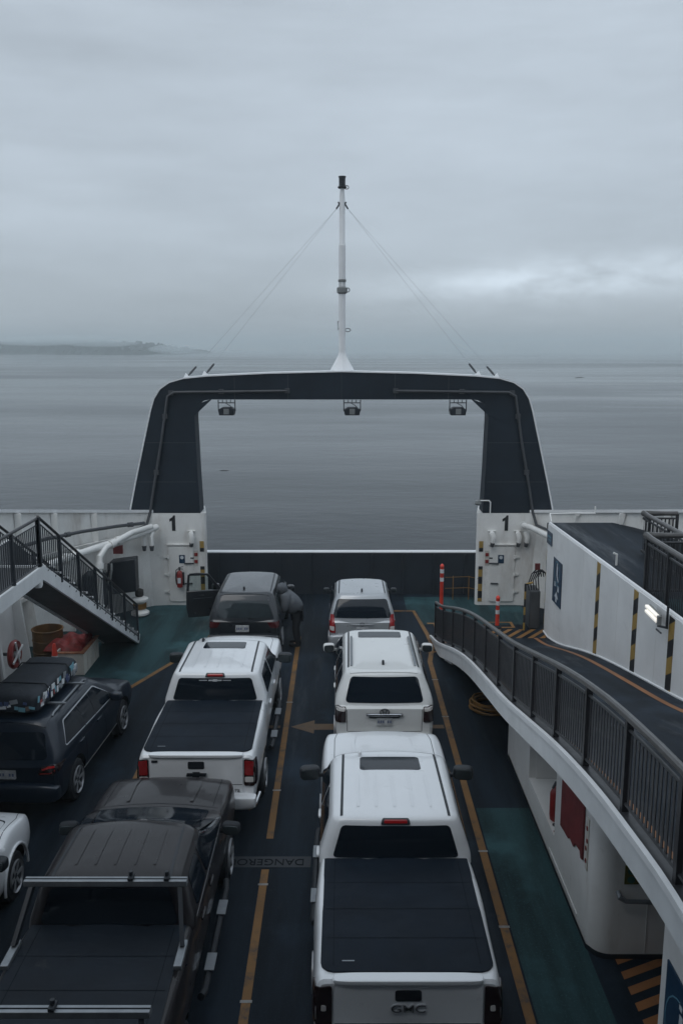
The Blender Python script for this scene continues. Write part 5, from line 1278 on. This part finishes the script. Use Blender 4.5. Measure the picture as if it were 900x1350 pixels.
# roof bag
T = thing('roof_bag', 'soft dark roof bag covered in stickers on the blue SUV', 'roof bag', (-5.62, 15.5, 1.79), R(-3.5), world=False)
b = MB(); rows = []
def bag_ring(z, inset): return rounded_ring(.47 - inset, -1.02 + inset, 1.0 - inset, .12, z)
rnd = random.Random(2)
for z, ins in ((0, .03), (.02, 0), (.12, -.015), (.22, .0), (.28, .03), (.31, .08), (.325, .16), (.33, .28), (.325, .44)):
    rows.append([(x + rnd.uniform(-.006, .006), y + rnd.uniform(-.006, .006), zz + rnd.uniform(-.006, .006) * (z > .05)) for x, y, zz in bag_ring(z, ins)])
b.rows(rows, 0, True, True); b.build('bag_body', 'bag_fabric', T, smooth=50)
ST = [mat('sticker_%s' % n, c_, .5, var=.1) for n, c_ in (('white', (.72, .74, .76)), ('teal', (.16, .36, .44)), ('red', (.28, .05, .05)), ('grey', (.26, .28, .30)), ('brown', (.14, .10, .08)), ('navy', (.06, .09, .2)))]
rnd = random.Random(8)
for i in range(30):            # right side
    y = -.95 + i * .062 + rnd.uniform(-.03, .03); z = rnd.uniform(.06, .24); w_, h_ = rnd.uniform(.06, .15), rnd.uniform(.045, .085); a = rnd.uniform(-.3, .3)
    b = MB(); b.obox((.488, y, z), (.006, w_, h_ * 1.5), (a, 0, 0)); b.build('sticker', ST[rnd.choice((0, 0, 0, 1, 3, 3, 2, 5))], T, smooth=0)
for i in range(13):
    x = -.40 + i * .066 + rnd.uniform(-.02, .02); z = rnd.uniform(.05, .2); w_, h_ = rnd.uniform(.06, .15), rnd.uniform(.04, .085)
    b = MB(); b.obox((x, -1.038, z), (w_, .006, h_), (0, rnd.uniform(-.3, .3), 0)); b.build('sticker', ST[rnd.choice((0, 0, 1, 3, 3, 4, 5))], T, smooth=0)

b = MB()
for y in (-.5, .5): b.tube([(-.5, y, .02), (-.5, y, .24), (-.42, y, .335), (0, y, .345), (.42, y, .335), (.5, y, .24), (.5, y, .02)], .012, 6)
b.build('strap', 'rubber', T)

# ---- white car cut by the left edge
k = suv('white car seen only by its front wing and mirror at the left edge', (-5.68, 8.25, 0), 'white_paint', 4.65, .93, 1.02, 1.62,
        dict(lv=[(.96, .92, .10, 3.45), (1.04, .915, .13, 3.3), (1.25, .85, .2, 2.95), (1.45, .77, .3, 2.6), (1.55, .72, .36, 2.4), (1.565, .71, .37, 2.37)], rc=.17, bow=(.06, .14), crown=.03),
        hoodz=1.06, cowl=3.3, wheels=(.9, 3.65), wr=.36, wins=[[(.6, 1.1), (1.5, 1.09), (1.45, 1.48), (.8, 1.47)], [(1.58, 1.09), (2.95, 1.08), (2.35, 1.48), (1.55, 1.48)]], rw=[(-.7, 1.1), (.7, 1.1), (.6, 1.47), (-.6, 1.47)], cat='car', name='parked_car')
k.mirror(1.06, 2.75, 1.12, 'black_plastic', (.12, .09, .09))
for sg in (-1, 1):
    b = MB(); b.tube([(sg * .935, 3.65 + .46 * math.cos(a), .36 + .46 * math.sin(a)) for a in np.linspace(-.1, PI + .1, 18)], .022, 8); b.build('wheel_arch', 'white_paint', k.T)
k.seams([('top', [(.80, 3.4), (.80, 4.1), (.70, 4.5)]), ('top', [(-.80, 3.4), (-.80, 4.1), (-.70, 4.5)])], .01)

# ================================================================== PERSON leaning at the black SUV
def skinned(name, m, verts, edges, radii, parent, root=0, sub=2):
    off = ORG.get(parent.name) or ORG.get(parent.parent.name if parent.parent else '', Vector((0, 0, 0)))
    me = D.meshes.new(name); me.from_pydata([tuple(Vector(v) - off) for v in verts], edges, []); o = D.objects.new(name, me); COL.objects.link(o); o.parent = parent
    md = o.modifiers.new('Skin', 'SKIN'); md.use_smooth_shade = True
    for i, r in enumerate(radii):
        me.skin_vertices[0].data[i].radius = (r, r) if not isinstance(r, tuple) else r
        me.skin_vertices[0].data[i].use_root = (i == root)
    sb = o.modifiers.new('Sub', 'SUBSURF'); sb.levels = sub; sb.render_levels = sub
    me.materials.append(M[m])
    return o
px0, py0 = -1.16, 23.2
T = thing('person', 'person in a grey puffer jacket bending towards the black SUV', 'person', (px0, py0, 0))
V = {'pel': (px0, py0, .93), 'sp': (px0 - .13, py0, 1.12), 'ch': (px0 - .27, py0 + .02, 1.32), 'nk': (px0 - .38, py0 + .02, 1.46), 'hd': (px0 - .44, py0 + .02, 1.56), 'ht': (px0 - .47, py0 + .02, 1.65)}
for sd, dy in (('l', .17), ('r', -.17)):
    V['sh' + sd] = (px0 - .31, py0 + dy * 1.15, 1.36); V['el' + sd] = (px0 - .34, py0 + dy * 1.5, 1.10); V['wr' + sd] = (px0 - .43, py0 + dy * 1.1, 1.0); V['ha' + sd] = (px0 - .46, py0 + dy * 1.0, .99)
    V['hp' + sd] = (px0 - .02, py0 + dy * .55, .90); V['kn' + sd] = (px0 - .08, py0 + dy * .7, .50); V['an' + sd] = (px0 - .02, py0 + dy * .75, .10); V['to' + sd] = (px0 - .22, py0 + dy * .85, .05)
keys = list(V); ix = {q: i for i, q in enumerate(keys)}
E = [('pel', 'sp'), ('sp', 'ch'), ('ch', 'nk'), ('nk', 'hd'), ('hd', 'ht')]
for sd in 'lr': E += [('ch', 'sh' + sd), ('sh' + sd, 'el' + sd), ('el' + sd, 'wr' + sd), ('wr' + sd, 'ha' + sd), ('pel', 'hp' + sd), ('hp' + sd, 'kn' + sd), ('kn' + sd, 'an' + sd), ('an' + sd, 'to' + sd)]
rad = {'pel': .14, 'sp': .13, 'ch': .14, 'nk': .06, 'hd': .095, 'ht': .08, 'sh': .07, 'el': .045, 'wr': .032, 'ha': .035, 'hp': .09, 'kn': .06, 'an': .045, 'to': .04}
body = skinned('body', 'skin', [V[q] for q in keys], [(ix[a], ix[b_]) for a, b_ in E], [rad.get(q, rad.get(q[:2], .05)) for q in keys], T)
def sub_skin(name, m, ks, es, rr):
    i2 = {q: i for i, q in enumerate(ks)}
    return skinned(name, m, [V[q] for q in ks], [(i2[a], i2[b_]) for a, b_ in es], rr, T)
sub_skin('jacket', 'jacket', ['pel', 'sp', 'ch', 'nk', 'shl', 'ell', 'wrl', 'shr', 'elr', 'wrr'], [('pel', 'sp'), ('sp', 'ch'), ('ch', 'nk'), ('ch', 'shl'), ('shl', 'ell'), ('ell', 'wrl'), ('ch', 'shr'), ('shr', 'elr'), ('elr', 'wrr')], [(.26, .25), (.30, .28), (.29, .27), .14, .17, .13, .08, .17, .13, .08])
sub_skin('trousers', 'trousers', ['pel', 'hpl', 'knl', 'anl', 'hpr', 'knr', 'anr'], [('pel', 'hpl'), ('hpl', 'knl'), ('knl', 'anl'), ('pel', 'hpr'), ('hpr', 'knr'), ('knr', 'anr')], [.175, .14, .105, .085, .14, .105, .085])
b = MB(); b.superell((px0 - .455, py0 + .02, 1.60), (.108, .098, .118), .9, 20, 14); b.build('hair', 'hair', T)
b = MB(); b.superell((px0 - .42, py0 + .0, 1.595), (.135, .14, .155), .9, 22, 14, roty=-.5); b.build('hood', 'jacket', T)
for sd in 'lr':
    b = MB(); a = Vector(V['an' + sd]); b.superell((a.x - .08, a.y, .055), (.16, .058, .058), .7, 18, 10); b.superell((a.x, a.y, .12), (.068, .06, .08), .8, 16, 8); b.build('shoe', 'rubber', T)
for sd in 'lr':
    hx_, hy_, hz_ = V['ha' + sd]
    for f in range(4):
        b = MB(); yy = hy_ - .027 + f * .018; ln = (.055, .065, .06, .045)[f]
        b.tube([(hx_, yy, hz_), (hx_ - ln * .6, yy, hz_ + .01), (hx_ - ln, yy, hz_ - .012)], [.009, .008, .006], 7); b.build('finger', 'skin', T)
    b = MB(); yy = hy_ + (-.035 if sd == 'l' else .035); b.tube([(hx_ + .01, yy * .5 + hy_ * .5, hz_), (hx_ - .02, yy, hz_ + .005), (hx_ - .045, yy, hz_)], [.011, .009, .007], 7); b.build('thumb', 'skin', T)

# ================================================================== driftwood on the water
for x, y, ln, a, lb in ((-9.5, 72, .8, .1, 'dark driftwood log floating beyond the bow door'), (118, 250, 3.6, .05, 'long dark driftwood far out beside the arch'), (75, 285, 3.2, .2, 'short driftwood log near the mist line'), (61, 125, 2.4, -.1, 'small driftwood near the starboard bulwark'), (92, 190, 3.0, .05, 'curved driftwood floating off the starboard side')):
    T = thing('driftwood', lb, 'driftwood', (x, y, WATER), a, 'driftwood floating on the sea', world=False)
    b = MB(); b.tube([(-ln / 2, 0, .0), (-ln * .2, .02 * ln, .01 * ln), (ln * .2, -.02 * ln, .01 * ln), (ln / 2, .02 * ln, .0)], [.012 * ln, .035 * ln, .03 * ln, .01 * ln], 8); b.build('log', 'wood_dark', T)
    b = MB(); b.tube([(ln * .1, 0, .02 * ln), (ln * .16, .02 * ln, .07 * ln)], [.012 * ln, .005 * ln], 6); b.build('branch', 'wood_dark', T)

# ================================================================== WORLD, SUN, CAMERA
SUN_EL, SUN_AZ = R(56), R(-148)     # high behind the port quarter, veiled by cloud
W = D.worlds.new('World'); S.world = W; W.use_nodes = True
nt = W.node_tree; nt.nodes.clear()
out = nd(nt, 'ShaderNodeOutputWorld'); bg = nd(nt, 'ShaderNodeBackground'); nt.links.new(bg.outputs[0], out.inputs[0])
sky = nd(nt, 'ShaderNodeTexSky'); sky.sky_type = 'NISHITA'; sky.sun_disc = False; sky.sun_elevation = SUN_EL; sky.sun_rotation = SUN_AZ
tc = nd(nt, 'ShaderNodeTexCoord'); sp = nd(nt, 'ShaderNodeSeparateXYZ'); nt.links.new(tc.outputs['Generated'], sp.inputs[0])
X_, Y_, Z_ = sp.outputs
def vmap(s, loc=(0, 0, 0)):
    n = nd(nt, 'ShaderNodeMapping'); n.inputs['Scale'].default_value = s; n.inputs['Location'].default_value = loc; nt.links.new(tc.outputs['Generated'], n.inputs[0]); return n.outputs[0]
n1 = noise(nt, 1, 6, .55, vmap((2.2, 2.2, 9), (3.1, 0, .4)))
n2 = noise(nt, 1, 6, .6, vmap((4, 4, 30), (1, 2, 5)))
n3 = noise(nt, 1, 5, .6, vmap((9, 9, 26), (7, 2, 1)))
zr = nd(nt, 'ShaderNodeValToRGB'); cr = zr.color_ramp; cr.interpolation = 'EASE'
nt.links.new(math_node(nt, 'ABSOLUTE', Z_), zr.inputs[0])
STOPS = [(0.0, .47), (.03, .485), (.08, .53), (.14, .59), (.24, .605), (.34, .585), (.6, .72), (1.0, .88)]
cr.elements[0].position = 0; cr.elements[0].color = (STOPS[0][1],) * 3 + (1,)
cr.elements[1].position = 1; cr.elements[1].color = (STOPS[-1][1],) * 3 + (1,)
for p_, v_ in STOPS[1:-1]:
    e = cr.elements.new(p_); e.color = (v_, v_, v_, 1)
base = zr.outputs[0]
mod = math_node(nt, 'MULTIPLY_ADD', math_node(nt, 'SUBTRACT', n1, .5), .55, 1.0)
mod = math_node(nt, 'MULTIPLY_ADD', math_node(nt, 'SUBTRACT', n2, .5), .22, mod)
mod = math_node(nt, 'MULTIPLY_ADD', math_node(nt, 'SUBTRACT', n3, .5), .10, mod)
# brighter break in the cloud low over the starboard bow
dz = math_node(nt, 'SUBTRACT', Z_, math_node(nt, 'MULTIPLY_ADD', X_, .05, .055))
gl = math_node(nt, 'EXPONENT', math_node(nt, 'MULTIPLY', math_node(nt, 'POWER', math_node(nt, 'DIVIDE', dz, .022), 2.0), -1.0))
gx = math_node(nt, 'EXPONENT', math_node(nt, 'MULTIPLY', math_node(nt, 'POWER', math_node(nt, 'DIVIDE', math_node(nt, 'SUBTRACT', X_, .24), .16), 2.0), -1.0))
brk = math_node(nt, 'MULTIPLY', math_node(nt, 'MULTIPLY', gl, gx), math_node(nt, 'MULTIPLY', contrast(nt, n3, .2, .7), 1.0))
lum = math_node(nt, 'MULTIPLY', base, math_node(nt, 'ADD', mod, brk))
comb = nd(nt, 'ShaderNodeVectorMath', operation='SCALE'); comb.inputs[0].default_value = (.865, .985, 1.11); nt.links.new(math_node(nt, 'MULTIPLY', lum, 10.0), comb.inputs['Scale'])
fin = mix_rgb(nt, .06, comb.outputs[0], sky.outputs[0])
nt.links.new(fin, bg.inputs[0]); bg.inputs[1].default_value = .1

sl = D.lights.new('sun', 'SUN'); sl.energy = .52; sl.angle = R(35); sl.color = (1, .97, .93)
so = D.objects.new('sun', sl); COL.objects.link(so)
dirv = Vector((math.sin(SUN_AZ) * math.cos(SUN_EL), math.cos(SUN_AZ) * math.cos(SUN_EL), math.sin(SUN_EL)))
so.rotation_euler = (-dirv).to_track_quat('-Z', 'Y').to_euler(); so.location = (0, 60, 60)

cam = D.cameras.new('camera'); co = D.objects.new('camera', cam); COL.objects.link(co); S.camera = co
cam.sensor_fit = 'HORIZONTAL'; cam.sensor_width = 36; cam.lens = 36 * 1180 / 900
cam.clip_start = .1; cam.clip_end = 40000
co.location = (0, 0, CAMZ); co.rotation_euler = (R(90 - 10.56), 0, 0)

S.render.engine = 'CYCLES'
S.view_settings.view_transform = 'Standard'; S.view_settings.look = 'None'; S.view_settings.exposure = 0; S.view_settings.gamma = 1
S.cycles.use_denoising = True
S.cycles.max_bounces = 8; S.cycles.volume_bounces = 2; S.cycles.transparent_max_bounces = 12
S.cycles.caustics_reflective = False; S.cycles.caustics_refractive = False
